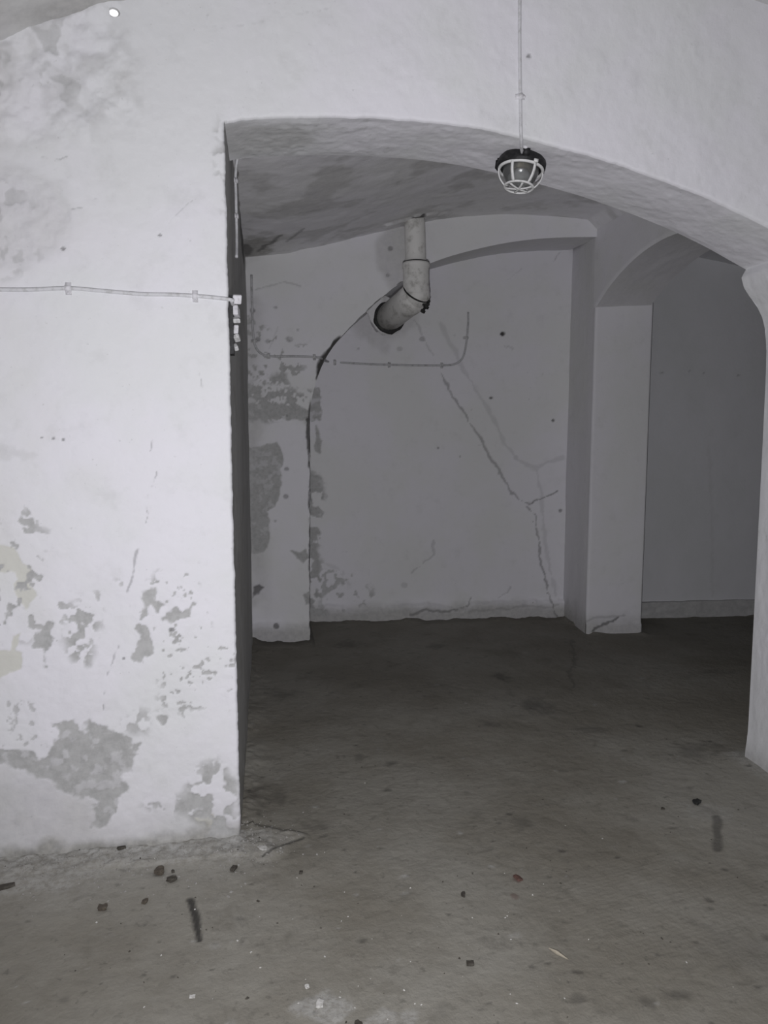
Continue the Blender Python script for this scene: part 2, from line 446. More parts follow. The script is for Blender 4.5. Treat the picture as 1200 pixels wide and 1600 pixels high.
def round_off(d, r): # arris rounding: setback of the face at distance d from the edge
    t = np.clip(r-d, 0, r)
    return r-np.sqrt(np.maximum(r*r-t*t, 0))
A = Acc()
# field left of the opening
xs = np.r_[np.linspace(XW, -1.05, 60)[:-1], np.arange(-1.05, XL-0.02, 0.0045), np.linspace(XL-0.02, XL, 8)]
zs = np.r_[np.arange(-0.03, 2.98, 0.0045), np.linspace(2.98, ZT, 12)]
X, Z = np.meshgrid(xs, zs, indexing='ij')
h, C = relief_front(X, Z)
edge = 0.008*fbm(X*0, Z, 12, 4, 60)+0.004*fbm(X*0, Z, 60, 3, 61)
fade = sstep(XL-0.08, XL, X)*(Z < 2.53)
Xd = X+edge*fade
R_ = 0.012
sb = round_off(XL-X, R_)*(Z < 2.527)
A.grid(np.stack([Xd, Y0-h+sb, Z], -1), C)
# field above the arch
n = NA
px_ = arch_part[:, 0]; pz_ = arch_part[:, 1]
topx = np.interp(np.arange(n), [0, n-1], [XL, XE])
w = np.r_[0, 0.003, 0.006, 0.009, 0.012, np.arange(0.018, 0.9, 0.0085)]
w = w/w[-1]
hh = (ZT-pz_)
# vertical columns near the arch, splaying only at the far right
blend = sstep(1.5, 2.05, px_)
ex = px_*(1-blend)+(px_+(XE-px_)*blend)*blend
X = px_[:, None]+(ex-px_)[:, None]*w[None, :]
Z = pz_[:, None]+hh[:, None]*w[None, :]
h, C = relief_front(X, Z)
dist = (w[None, :]*hh[:, None])
jag = (0.010*fbm(px_, px_*0, 9, 4, 63)+0.004*fbm(px_, px_*0, 45, 3, 64))
jag[:6] *= 0
Zd = Z+jag[:, None]*sstep(0.08, 0, dist)
A.grid(np.stack([X, Y0-h+round_off(dist, R_), Zd], -1), C)
# field right of the opening (corbel and pier)
pp = pier_part
ez = np.interp(np.arange(len(pp)), [0, len(pp)-1], [ZT, -0.02])
w2 = np.r_[0, 0.003, 0.006, 0.009, 0.012, np.arange(0.02, 1.3, 0.02)]; w2 /= w2[-1]
X = pp[:, 0][:, None]+(XE-pp[:, 0])[:, None]*w2
Z = pp[:, 1][:, None]+(ez-pp[:, 1])[:, None]*w2
h, C = relief_front(X, Z)
A.grid(np.stack([X, Y0-h+round_off((X-pp[:, 0][:, None]), R_), Z], -1), C)
# soffit, corbel and right reveal
ys = np.linspace(0, 1, 60)
S = CURVE
hs = np.array([relief_front(S[:, 0], S[:, 1])[0]]).T
jagS = np.r_[jag, np.zeros(len(S)-NA)]
yy = Y0-hs+R_+(Y1-(Y0-hs+R_))*ys[None, :]
XX = np.repeat(S[:, 0][:, None], 60, 1); ZZ = np.repeat((S[:, 1])[:, None], 60, 1)
ss = np.arange(len(S))*0.005
nz = (0.016*fbm(ss[:, None]+0*yy, yy, 5, 4, 66)+0.004*fbm(ss[:, None]+0*yy, yy, 30, 3, 67))*np.minimum(1, np.minimum(ys, 1-ys)/0.1)[None, :]*sstep(0, 12, np.arange(len(S)))[:, None]
mask_arch = sstep(NA+10, NA-10, np.arange(len(S)))[:, None]
ZZ = ZZ+nz*mask_arch+jagS[:, None]*(1-ys[None, :])**2
XX = XX+nz*(1-mask_arch)
C = np.zeros(XX.shape+(4,))
C[..., 2] = 0.35*np.clip(blob(XX, yy, (-0.02, 2.82), 0.22, 0.16, 71, 0.3, 7), 0, 1)+0.5*sstep(0.12, 0, ZZ)
C[..., 0] = 0.3*sstep(0.16, 0.24, fbm(XX, yy, 24, 4, 72))*(XX < 0.5)
A.grid(np.stack([XX, yy, ZZ], -1), C, flip=True)
# rear face of the arch wall
def coarse(curve, ex_, ez_, y):
    w = np.linspace(0, 1, 8)
    X = curve[:, 0][:, None]+(ex_-curve[:, 0])[:, None]*w; Z = curve[:, 1][:, None]+(ez_-curve[:, 1])[:, None]*w
    A.grid(np.stack([X, np.full_like(X, y), Z], -1), None, flip=True)
i_ = np.arange(0, NA, 6)
coarse(arch_part[i_], ex[i_], np.full(len(i_), ZT), Y1)
i_ = np.arange(0, len(pp), 6)
coarse(pp[i_], np.full(len(i_), XE), ez[i_], Y1)
wall_front = A.build('wall_front', M_front, 'structure')
wall_front['label'] = 'whitewashed wall pierced by a wide shallow arch, paint flaking at its foot'

# ------------------------------------------------------------------ left wall of the rear cellar (continues the jamb)
A = Acc()
ys = np.r_[np.linspace(Y0+0.012, 3.4, 110), np.linspace(3.42, 5.45, 80)]
zs = np.linspace(-0.03, 3.05, 420)
Y, Z = np.meshgrid(ys, zs, indexing='ij')
edge = (0.008*fbm(Y*0, Z, 12, 4, 60)+0.004*fbm(Y*0, Z, 60, 3, 61))*(Z < 2.53)
bl = sstep(Y0+0.2, Y0+0.012, Y)
X = XL+edge*bl+(1-bl)*(0.012*fbm(Y, Z, 2, 4, 80)+0.004*fbm(Y, Z, 14, 3, 81))
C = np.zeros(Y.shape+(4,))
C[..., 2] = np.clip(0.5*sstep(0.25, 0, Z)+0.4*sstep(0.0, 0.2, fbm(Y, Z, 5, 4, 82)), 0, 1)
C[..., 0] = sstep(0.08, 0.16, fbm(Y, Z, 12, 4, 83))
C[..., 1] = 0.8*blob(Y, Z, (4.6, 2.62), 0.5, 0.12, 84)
A.grid(np.stack([X, Y, Z], -1), C)
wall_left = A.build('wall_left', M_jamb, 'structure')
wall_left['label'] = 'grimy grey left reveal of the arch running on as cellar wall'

# ------------------------------------------------------------------ rear wall with the blind arch
LX = np.array([-0.12, 0.168, 0.474, 0.826, 1.225, 1.538, 1.809, 2.289]); LZ = np.array([2.682, 2.731, 2.792, 2.884, 2.968, 2.998, 3.004, 2.980])
vc = np.polyfit(LX, LZ, 4)
def vault_z(x):
    x = np.asarray(x, float)
    z = np.polyval(vc, np.clip(x, -0.25, 2.45))
    return z
NP = np.array([(0.288, -0.03), (0.290, 0.4), (0.297, 0.9), (0.300, 1.30), (0.304, 1.62), (0.322, 1.76), (0.365, 1.90), (0.420, 2.02), (0.491, 2.123), (0.62, 2.265), (0.826, 2.445),
               (0.98, 2.565), (1.129, 2.662), (1.26, 2.712), (1.406, 2.754), (1.56, 2.793), (1.722, 2.825), (1.86, 2.844), (1.995, 2.857), (2.15, 2.866), (2.34, 2.871)])
N1, _ = densify(NP[:5], 0.01)         # left edge of the recess
N2, _ = densify(NP[4:], 0.01)         # arch of the recess
kk = np.ones(15)/15
for c_ in range(2):
    pad = np.pad(N2[:, c_], 7, mode='reflect', reflect_type='odd'); N2[:, c_] = np.convolve(pad, kk, 'valid')
def crack_gap(t):   # chipped dark joint along the left half of the recess edge
    return t
JOINT = B_uv([(485,998),(485,900),(484,800),(483,700),(482,660),(487,615),(497,583),(505,560),(522,537),(545,515),(575,485),(600,462),(628,441)])
def relief_back(X, Z):
    C = np.zeros(X.shape+(4,))
    h = 0.014*fbm(X, Z, 1.5, 3, 101)+0.006*fbm(X, Z, 8, 4, 102)
    def P(pts, **kw): return poly_mask(X, Z, B_uv(pts), **kw)
    peel = P([(384,700),(412,696),(432,690),(441,703),(439,760),(430,790),(420,800),(423,840),(412,862),(395,866),(384,850)], amp=0.02, seed=103, holes=0.3)
    def mott(pts, seed, thr, s): return poly_mask(X, Z, B_uv(pts), amp=0.04, soft=0.03, seed=seed)*sstep(thr, thr+0.05, fbm(X, Z, s, 3, seed+9))
    peel = np.maximum(peel, mott([(384,600),(410,590),(445,585),(455,605),(486,612),(486,656),(384,658)], 105, -0.06, 24))
    peel = np.maximum(peel, P([(384,632),(430,628),(470,636),(484,640),(484,656),(384,656)], amp=0.02, seed=106, holes=0.5))
    peel = np.maximum(peel, mott([(384,480),(420,520),(480,540),(470,600),(384,600)], 107, 0.10, 26))
    peel = np.maximum(peel, P([(453,860),(466,863),(478,858),(484,872),(474,880)], amp=0.012, seed=108))
    peel = np.maximum(peel, P([(474,930),(486,922),(486,945),(478,945)], amp=0.012, seed=109))
    crack = 0.75*P([(397,918),(405,914),(412,918),(405,926),(394,935)], amp=0.012, seed=110)
    # joint along the recess edge
    j = line_mask(X, Z, JOINT, 0.010, 0.004, 111, 25, 0.9)
    j2 = line_mask(X, Z, B_uv([(497,583),(506,560),(523,537),(532,530)]), 0.026, 0.012, 112, 18, 1.0)
    j3 = line_mask(X, Z, B_uv([(484,700),(481,675),(482,655)]), 0.02, 0.008, 113, 18, 1.0)
    crack = np.maximum(crack, np.maximum(0.85*j*sstep(-0.1, 0.02, fbm(X, Z, 6, 3, 114)+0.08), np.maximum(j2, 0.9*j3)))
    for pts, w, s, a in (([(408,395),(418,383),(432,378),(440,370)], 0.008, 115, .6), ([(400,452),(445,440),(470,447)], 0.006, 116, .25), ([(420,545),(435,510)], 0.008, 117, .12)):
        crack = np.maximum(crack, a*line_mask(X, Z, B_uv(pts), w, seed=s))
    for (x, y, r, a) in ((430, 480, .012, .4), (452, 530, .02, .3), (395, 485, .015, .5), (418, 533, .015, .4), (465, 515, .01, .35), (403, 530, .02, .5), (448, 650, .01, .3), (448, 733, .014, .5), (446, 776, .018, .5), (430, 814, .01, .4), (431, 977, .02, .7), (610, 388, .02, .5), (606, 430, .012, .4)):
        crack = np.maximum(crack, a*blob(X, Z, B_uv([(x, y)])[0], r*1.2, r, int(x) % 40))
    dirt = 0.55*sstep(0.15, 0.06, Z+0.05*fbm(X, Z, 9, 4, 118))
    dirt = np.maximum(dirt, 0.35*sstep(0.06, -0.1, X)*sstep(-0.1, 0.15, fbm(X, Z, 4, 4, 119)+0.05))
    dirt = np.maximum(dirt, 0.35*blob(X, Z, (0.93, 2.72), 0.16, 0.28, 120, 0.3, 6))
    h += 0.03*sstep(0.14, 0.10, Z+0.10*fbm(X, Z, 6, 4, 164))-0.004*peel-0.02*crack
    C[..., 0] = np.clip(peel, 0, 1); C[..., 1] = np.clip(crack, 0, 1); C[..., 2] = dirt
    return h, C
def relief_niche(X, Z):
    C = np.zeros(X.shape+(4,))
    h = 0.02*fbm(X, Z, 1.2, 3, 131)+0.006*fbm(X, Z, 7, 4, 132)
    def P(pts, **kw): return poly_mask(X, Z, N_uv(pts), **kw)
    def mott(pts, seed, thr, s): return poly_mask(X, Z, N_uv(pts), amp=0.04, soft=0.03, seed=seed)*sstep(thr, thr+0.06, fbm(X, Z, s, 3, seed+9))
    peel = P([(470,600),(500,606),(503,640),(500,656),(470,660)], amp=0.02, seed=133, holes=0.5)
    peel = np.maximum(peel, P([(494,665),(503,690),(500,708),(492,705)], amp=0.015, seed=134))
    peel = np.maximum(peel, mott([(478,735),(500,740),(508,780),(500,850),(508,960),(478,965)], 135, -0.05, 14))
    peel = np.maximum(peel, 0.8*mott([(500,880),(560,900),(600,940),(500,965)], 136, 0.10, 16))
    crack = np.zeros(X.shape)
    main = [((648,498),(660,525),(676,555)), ((689,582),(710,622),(740,668),(765,712),(782,738),(798,768),(812,780),(828,787)),
            ((828,787),(844,779),(872,768)), ((822,792),(836,806),(841,842),(846,880),(858,930),(869,968))]
    for i, (pts, a, w) in enumerate(zip(main, (.22, .45, .6, .5), (.008, .009, .009, .008))):
        crack = np.maximum(crack, a*line_mask(X, Z, N_uv(pts), w*1.15, 0.016, 140+i, 22, 1.3))
    ghost = [((690,508),(705,538),(722,575),(748,615),(770,652),(788,690),(806,715),(826,728),(840,731)), ((840,731),(858,721),(880,714)), ((838,735),(846,770),(849,820),(858,880),(868,930))]
    for i, pts in enumerate(ghost):
        crack = np.maximum(crack, 0.15*line_mask(X, Z, N_uv(pts), 0.02, 0.016, 150+i, 18, 1.4))
    for pts, a, w in (([(676,845),(680,868),(660,880),(645,895)], .28, .010), ([(640,958),(665,952),(690,955),(722,950),(735,935)], .6, .010), ([(730,955),(800,948),(870,945)], .25, .012),
                      ([(505,880),(530,890),(545,910)], .15, .012), ([(778,935),(798,920)], .3, .008), ([(575,452),(600,468),(618,470)], .0, .01), ([(655,398),(640,420)], 0., .01),
                      ([(790,438),(815,420)], .12, .01), ([(875,395),(868,405)], .3, .01)):
        crack = np.maximum(crack, a*0.8*line_mask(X, Z, N_uv(pts), w, 0.022, int(pts[0][0]), 16, 1.4))
    for (x, y, r, a) in ((785, 522, .022, 1.), (768, 622, .014, .8), (865, 657, .012, .8), (801, 771, .02, .45), (806, 715, .018, .2), (781, 740, .014, .3), (560, 545, .01, .3), (660, 530, .02, .4), (876, 798, .018, .6), (632, 915, .025, .2), (625, 545, .02, .25), (598, 480, .02, .3)):
        crack = np.maximum(crack, a*blob(X, Z, N_uv([(x, y)])[0], r*1.2, r, int(x) % 40))
    dirt = 0.6*sstep(0.17, 0.05, Z+0.08*fbm(X, Z, 6, 4, 160))
    dirt = np.maximum(dirt, 0.3*blob(X, Z, N_uv([(596, 490)])[0], 0.28, 0.28, 161, 0.3, 8))
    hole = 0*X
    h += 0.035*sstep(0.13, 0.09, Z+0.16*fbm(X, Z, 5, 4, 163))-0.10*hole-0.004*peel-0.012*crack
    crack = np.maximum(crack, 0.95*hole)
    C[..., 0] = np.clip(peel, 0, 1); C[..., 1] = np.clip(crack, 0, 1); C[..., 2] = dirt
    return h, C
A = Acc()
# left pier, full height
xs = np.linspace(-0.2, 0.304, 75); zs = np.r_[np.arange(-0.03, 3.1, 0.008)]
s_ = np.linspace(0, 1, 75)
Zc = np.minimum(zs, 1.62)
right = np.interp(zs, NP[:5, 1], NP[:5, 0])
X = -0.2+(right[None, :]+0.2)*s_[:, None]
Z = np.repeat(zs[None, :], 75, 0)
jg = (0.012*fbm(zs, zs*0, 8, 4, 170)+0.01*fbm(zs, zs*0, 30, 3, 171))*(zs < 1.6)
X = X+jg[None, :]*sstep(0.8, 1, s_)[:, None]
h, C = relief_back(X, Z)
A.grid(np.stack([X, YB(X)-h, Z], -1), C)
# above the arch of the recess
w3 = np.linspace(0, 1, 150)**1.15
top = 3.12
Zj = 0.012*fbm(N2[:, 0], N2[:, 1], 9, 4, 172)+0.008*fbm(N2[:, 0], N2[:, 1], 30, 3, 173)
Zj *= sstep(1.25, 1.0, N2[:, 0])*sstep(0.31, 0.36, N2[:, 0])
X = np.repeat(N2[:, 0][:, None], 150, 1)
Z = (N2[:, 1]+Zj)[:, None]+(top-N2[:, 1]-Zj)[:, None]*w3
h, C = relief_back(X, Z)
A.grid(np.stack([X, YB(X)-h, Z], -1), C)
# reveal and soffit of the recess
SN = np.r_[N1, N2[1:]]
t = np.linspace(0, 1, 24)
X = np.repeat(SN[:, 0][:, None], 24, 1); Z = np.repeat(SN[:, 1][:, None], 24, 1)+np.r_[np.zeros(len(N1)), Zj[1:]][:, None]*(1-t[None, :])
hb = relief_back(SN[:, 0], SN[:, 1])[0][:, None]
Yc = (YB(X)-hb)+(YN(X)+0.02-(YB(X)-hb))*t
Z = Z+0.03*t*sstep(1.0, 1.2, X)
nzz = 0.010*fbm(X+Z, Yc, 7, 3, 175)
C = np.zeros(X.shape+(4,)); C[..., 2] = 0.15
A.grid(np.stack([X+nzz*(Z < 1.6), Yc, Z+nzz*(Z >= 1.6)*np.minimum(1, t/0.15)], -1), C, flip=True)
# back of the recess
xs = np.arange(0.2, 2.44, 0.0085); zs = np.arange(-0.03, 3.02, 0.0085)
X, Z = np.meshgrid(xs, zs, indexing='ij')
h, C = relief_niche(X, Z)
A.grid(np.stack([X, YN(X)-h, Z], -1), C)
# right reveal of the recess and the end face of the wall with the side arch
zs = np.linspace(-0.03, 2.95, 200); t = np.linspace(0, 1, 40)
Z, T = np.meshgrid(zs, t, indexing='ij')
xr = 2.332+0.035*T+0.010*fbm(Z, T, 3, 3, 180)*np.minimum(1, (1-T)*0+T/0.1)
Yv = YB(2.335)+0.006+(YN(2.37)+0.02-YB(2.335))*T
C = np.zeros(Z.shape+(4,)); C[..., 2] = 0.55*sstep(0.22, 0.02, Z+0.1*fbm(Z, T, 4, 3, 181))+0.12
A.grid(np.stack([xr, Yv, Z], -1), C, flip=True)
xs = np.r_[2.335, 2.338, 2.343, 2.35, np.arange(2.36, 2.745, 0.01), 2.748, 2.755, 2.76]; zs = np.linspace(-0.03, 2.62, 260)
X, Z = np.meshgrid(xs, zs, indexing='ij')
h = 0.012*fbm(X, Z, 2, 3, 185)+0.006*fbm(X, Z, 9, 3, 186)+0.02*sstep(0.10, 0.07, Z+0.05*fbm(X, Z, 6, 3, 189))
C = np.zeros(X.shape+(4,)); C[..., 2] = 0.5*sstep(0.15, 0.02, Z+0.12*fbm(X, Z, 5, 4, 187))
C[..., 1] = 0.7*line_mask(X, Z, B_uv([(925,985),(940,976),(950,974),(965,966)]), 0.011, 0.02, 188, 18, 1.3)+0.25*line_mask(X, Z, B_uv([(915,972),(930,965),(975,962)]), 0.014, seed=190)
sb = round_off(X-2.335, 0.015)+round_off(2.76-X, 0.012)
A.grid(np.stack([X, YB(X)-h*0.6+sb, Z], -1), C)
wall_back = A.build('wall_back', M_rear, 'structure')
wall_back['label'] = 'rear cellar wall with a blind arch recess, long cracks and flaking paint'

# ------------------------------------------------------------------ wall with the side arch, on the right
SA = []
for tt in np.linspace(0, 1, 90):
    y = 5.12-(5.12-3.26)*tt
    R2 = ((0.93)**2+0.265**2)/(2*0.265)
    zc = 2.635-R2
    z = zc+math.sqrt(max(R2*R2-(y-4.19)**2, 0))
    # a little fuller at the haunches than a plain segment
    z += 0.035*math.sin(math.pi*tt)**0.5*(1-abs(2*tt-1))*0+0.02*math.sin(2*math.pi*tt*1.0)*0
    SA.append((y, z))
SA = np.array(SA)
A = Acc()
w = np.linspace(0, 1, 40)
for side, xx in ((0, XR), (1, XR2)):
    Y = np.repeat(SA[:, 0][:, None], 40, 1); Z = SA[:, 1][:, None]+(3.15-SA[:, 1])[:, None]*w
    d = w[None, :]*(3.15-SA[:, 1])[:, None]
    X = xx+(0.010*fbm(Y, Z, 2.5, 3, 200)+round_off(d, 0.008))*(1 if side == 0 else -1)
    C = np.zeros(Y.shape+(4,)); C[..., 2] = 0.1*sstep(0, .2, fbm(Y, Z, 3, 3, 201))
    A.grid(np.stack([X, Y, Z], -1), C, flip=(side == 0))
t = np.linspace(0, 1, 40)
Y = np.repeat(SA[:, 0][:, None], 40, 1); Z = np.repeat(SA[:, 1][:, None], 40, 1)+0.008*fbm(Y, t[None, :]+0*Y, 5, 3, 203)*np.sin(math.pi*t)[None, :]
e0 = XR+0.010*fbm(SA[:, 0], SA[:, 1], 2.5, 3, 200)[:, None]+0.008; e1 = XR2-0.010*fbm(SA[:, 0], SA[:, 1], 2.5, 3, 200)[:, None]-0.008
X = e0+(e1-e0)*t[None, :]
C = np.zeros(Y.shape+(4,)); C[..., 2] = 0.18
A.grid(np.stack([X, Y, Z], -1), C)
# the stub towards the arch wall, and the stub above the rear pier
for (ya, yb, za, zb) in ((Y1-0.05, 3.26, 2.37, 3.15), (5.12, 5.62, 2.37, 3.15)):
    for xx, fl in ((XR, True), (XR2, False)):
        if ya > 5 and xx == XR: continue
        yy_, zz_ = np.meshgrid(np.linspace(ya, yb, 14), np.linspace(za, zb, 60), indexing='ij')
        A.grid(np.stack([np.full_like(yy_, xx)+0.012*0, yy_, zz_], -1), None, flip=not fl)
xx_, yy_ = np.meshgrid(np.linspace(XR, XR2, 10), np.linspace(Y1-0.05, 3.27, 10), indexing='ij')
A.grid(np.stack([xx_, yy_, np.full_like(xx_, 2.371)], -1), None)
yy_, zz_ = np.meshgrid(np.linspace(YB(2.75)+0.01, 5.7, 10), np.linspace(-0.02, 2.6, 40), indexing='ij')
A.grid(np.stack([np.full_like(yy_, XR2+0.005), yy_, zz_], -1), None)
wall_right = A.build('wall_right', M_rear, 'structure')
wall_right['label'] = 'plastered wall pierced by the arch into the side cellar'

# ------------------------------------------------------------------ vaults
A = Acc()
xs = np.linspace(-0.22, 2.42, 260); ys = np.linspace(2.9, 5.42, 250)
X, Y = np.meshgrid(xs, ys, indexing='ij')
zv = vault_z(X)-0.06*sstep(2.25, 2.34, X)
z = zv+0.022*fbm(X, Y, 2, 4, 210)+0.010*fbm(X, Y, 9, 4, 211)
pv = (1.005, 5.055)
z -= 0.016*line_mask(X, Y, np.array([(0.82, 5.08), (0.93, 5.0), (1.1, 4.99), (1.22, 5.05)]), 0.05, 0.05, 212, 14, 1.0)
C = np.zeros(X.shape+(4,))
C[..., 2] = np.clip(0.35*sstep(0.0, 0.2, fbm(X, Y, 6, 4, 213))+0.4*blob(X, Y, (-0.05, 5.0), 0.14, 0.3, 214), 0, 1)
def V_uv(pts):
    out = []
    for x, y in pts:
        d = ray(x, y); tt = 1.0
        for _ in range(40):
            p = CAM+d*tt; tt += (float(vault_z(p[0]))-p[2])/d[2]*0.6
        p = CAM+d*tt; out.append((p[0], p[1]))
    return np.array(out)
ck = 0.55*line_mask(X, Y, V_uv([(405,392),(415,383),(425,380),(437,367)]), 0.02, 0.01, 215)
ck = np.maximum(ck, 0.4*line_mask(X, Y, V_uv([(447,377),(460,368),(475,356)]), 0.02, 0.01, 216))
ck = np.maximum(ck, 0.6*blob(X, Y, V_uv([(384,390)])[0], 0.045, 0.16, 217, 0.5, 9))
ck = np.maximum(ck, 0.9*blob(X, Y, (pv[0]+0.02, pv[1]-0.085), 0.05, 0.03, 218))
C[..., 1] = ck
A.grid(np.stack([X, Y, z], -1), C)
ceiling = A.build('ceiling', M_vault, 'structure')
ceiling['label'] = 'low rough vault over the rear cellar'
# vault of the near cellar (only its edge shows, top left)
A = Acc()
RV, CXV, CRN = 4.0, 1.0, 3.14
xs = np.linspace(XW-0.05, XE+0.05, 160); ys = np.linspace(-2.1, Y0+0.02, 140)
X, Y = np.meshgrid(xs, ys, indexing='ij')
z = CRN-RV+np.sqrt(RV*RV-(X-CXV)**2)+0.02*fbm(X, Y, 2, 4, 220)+0.008*fbm(X, Y, 9, 3, 221)
C = np.zeros(X.shape+(4,)); C[..., 2] = 0.25+0.4*sstep(-0.1, 0.2, fbm(X, Y, 3, 4, 222)); C[..., 3] = 0.3
A.grid(np.stack([X, Y, z], -1), C)
c2 = A.build('ceiling', M_front, 'structure'); c2['label'] = 'stained vault of the near cellar'
# vault of the side cellar
A = Acc()
xs = np.linspace(XR2-0.02, 5.25, 60); ys = np.linspace(2.9, 5.7, 50)
X, Y = np.meshgrid(xs, ys, indexing='ij')
z = 2.90-0.30*np.maximum(0, X-2.95)**1.35*0.55+0.01*fbm(X, Y, 3, 3, 230)
A.grid(np.stack([X, Y, z], -1), None)
c3 = A.build('ceiling', M_side, 'structure'); c3['label'] = 'sloping vault of the dim side cellar'

# side cellar: rear wall, cement skirting, end walls
A = Acc()
xs = np.arange(2.74, 5.25, 0.015); zs = np.arange(-0.03, 3.0, 0.015)
X, Z = np.meshgrid(xs, zs, indexing='ij')
h = 0.02*fbm(X, Z, 1.2, 3, 240)+0.006*fbm(X, Z, 7, 3, 241)
C = np.zeros(X.shape+(4,))
for (x, y) in ((1035, 582), (1078, 581), (1100, 582), (1153, 586)):
    p = onB(x, y, 5.62, -0.045); C[..., 1] = np.maximum(C[..., 1], 0.35*blob(X, Z, (p[0], p[2]), 0.016, 0.009, x % 9))
ln = [onB(x, y, 5.62, -0.045) for x, y in ((1108, 700), (1112, 800), (1113, 930))]
C[..., 2] = 0.12*line_mask(X, Z, np.array([(p[0], p[2]) for p in ln]), 0.02, 0.02, 243)
A.grid(np.stack([X, YS(X)-h, Z], -1), C)
ws = A.build('wall_side', M_side, 'structure'); ws['label'] = 'dim grey rear wall of the side cellar'
A = Acc()
xs = np.arange(2.76, 5.2, 0.012); t = np.linspace(0, 1, 24)
X, T = np.meshgrid(xs, t, indexing='ij')
hh_ = 0.135+0.02*fbm(X, X*0, 6, 4, 250)
pz = np.where(T < 0.75, T/0.75*hh_, hh_+0.0*T)
py = np.where(T < 0.75, 0.028, 0.028*(1-(T-0.75)/0.25)-0.012*(T > 0.9))
nn = 0.012*fbm(X, T*0.3, 14, 3, 251)
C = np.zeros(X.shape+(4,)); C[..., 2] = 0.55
A.grid(np.stack([X, YS(X)-py-nn-0.004, pz-0.005], -1), C)
bb = A.build('baseboard_side', M_side, 'structure'); bb['label'] = 'rough cement skirting along the side cellar wall'

def plain_wall(name, p0, p1, z1, mat, flip=False, lab=None):
    A = Acc()
    n_ = max(4, int(math.hypot(p1[0]-p0[0], p1[1]-p0[1])/0.06)); s = np.linspace(0, 1, n_); zs = np.linspace(-0.02, z1, 50)
    S, Z = np.meshgrid(s, zs, indexing='ij')
    nx, ny = -(p1[1]-p0[1]), p1[0]-p0[0]; l = math.hypot(nx, ny); nx /= l; ny /= l
    d = 0.02*fbm(S*3, Z, 1.5, 4, hash(name) % 50)
    C = np.zeros(S.shape+(4,)); C[..., 0] = sstep(0.1, 0.18, fbm(S*n_*0.06, Z, 4, 4, 77)); C[..., 2] = 0.5*sstep(0.3, 0, Z)
    A.grid(np.stack([p0[0]+(p1[0]-p0[0])*S+nx*d, p0[1]+(p1[1]-p0[1])*S+ny*d, Z], -1), C, flip=flip)
    o = A.build(name, mat, 'structure')
    if lab: o['label'] = lab
plain_wall('wall_near_left', (XW, -2.1), (XW, Y0+0.02), 2.6, M_front, lab='whitewashed left wall of the near cellar')
plain_wall('wall_near_right', (XE, -2.1), (XE, Y0+0.02), 2.7, M_front, lab='whitewashed right wall of the near cellar')
plain_wall('wall_near_rear', (XW, -2.1), (XE, -2.1), 3.2, M_front, lab='whitewashed wall behind the viewer')
plain_wall('wall_side_end', (5.2, 2.9), (5.2, 5.6), 3.0, M_side, lab='end wall of the side cellar')
plain_wall('wall_side_near', (XR2, 2.95), (5.2, 2.95), 3.0, M_side, lab='near wall of the side cellar')

# ------------------------------------------------------------------ floor
A = Acc()
xs = np.r_[np.linspace(-1.65, -1.05, 20)[:-1], np.arange(-1.05, 2.45, 0.0075), np.arange(2.46, 5.3, 0.03)]
ys = np.r_[np.linspace(-2.15, 1.3, 40)[:-1], np.arange(1.3, 3.2, 0.006), np.arange(3.2, 5.95, 0.012)]
X, Y = np.meshgrid(xs, ys, indexing='ij')
z = 0.016*fbm(X, Y, 0.9, 3, 260)+0.008*fbm(X, Y, 4, 4, 261)+0.004*fbm(X, Y, 25, 4, 262)
# comb marks left by the screed
comb = blob(X, Y, (-0.15, 2.1), 0.55, 0.42, 263, 0.3, 3)
z += 0.0009*comb*np.sin((X*0.9+Y*0.15)*2*math.pi/0.016)
comb2 = blob(X, Y, (1.2, 2.05), 0.5, 0.3, 264, 0.3, 3)
z += 0.0004*comb2*np.sin((Y*0.97-X*0.2)*2*math.pi/0.018)
# rubble fillet at the foot of the arch wall and along the jamb
dl = Y0-Y
fil = sstep(0.16+0.12*sstep(-0.5, -0.9, X), 0.0, dl+0.14*fbm(X, Y, 6, 4, 265))*(X < XL+0.05)*(Y < Y0+0.1)
fil = np.maximum(fil, sstep(0.12, 0.0, (X-XL)+0.12*fbm(X, Y, 7, 4, 266))*(Y > Y0-0.1)*(Y < 5.3)*0.8)
fil = fil*sstep(XL+0.25, XL, X) if False else fil
crn = blob(X, Y, (-0.06, 2.62), 0.17, 0.12, 267, 0.4, 9)
fil = np.maximum(fil, crn*0.8)
z += fil*(0.018+0.02*fbm(X, Y, 30, 3, 268)+0.02*fbm(X, Y, 9, 3, 269))
bk = np.minimum(YN(X)-Y, np.where(X < 0.31, YB(X)-Y, 9)); bk = np.where((X > 2.33) & (X < 2.77), YB(X)-Y, bk)
z += 0.05*np.clip(sstep(0.12, 0.0, bk)*(0.25+1.6*fbm(X, Y, 7, 4, 294)), 0, 1)*(Y > 4.6)
C = np.zeros(X.shape+(4,))
soft_ = sstep(0.34+0.2*sstep(-0.5, -0.9, X), 0.0, dl+0.20*fbm(X, Y, 5, 5, 291))*(X < XL+0.12)*(Y < Y0+0.05)
dust = np.clip(0.30*soft_+0.45*sstep(0.12, 0.0, dl+0.10*fbm(X, Y, 12, 4, 293))*(X < XL+0.02)*(Y < Y0+0.05)+0.30*fil*np.where(Y < Y0+0.06, 1, 0.5)*sstep(-0.2, 0.15, fbm(X, Y, 22, 4, 292)), 0, 1)
dust = np.maximum(dust, 0.5*blob(X, Y, G_uv([(20, 1365)])[0], 0.3, 0.16, 269, 0.4, 8))
dust = np.maximum(dust, 0.55*blob(X, Y, G_uv([(500, 1575)])[0], 0.10, 0.06, 270, 0.6, 16))
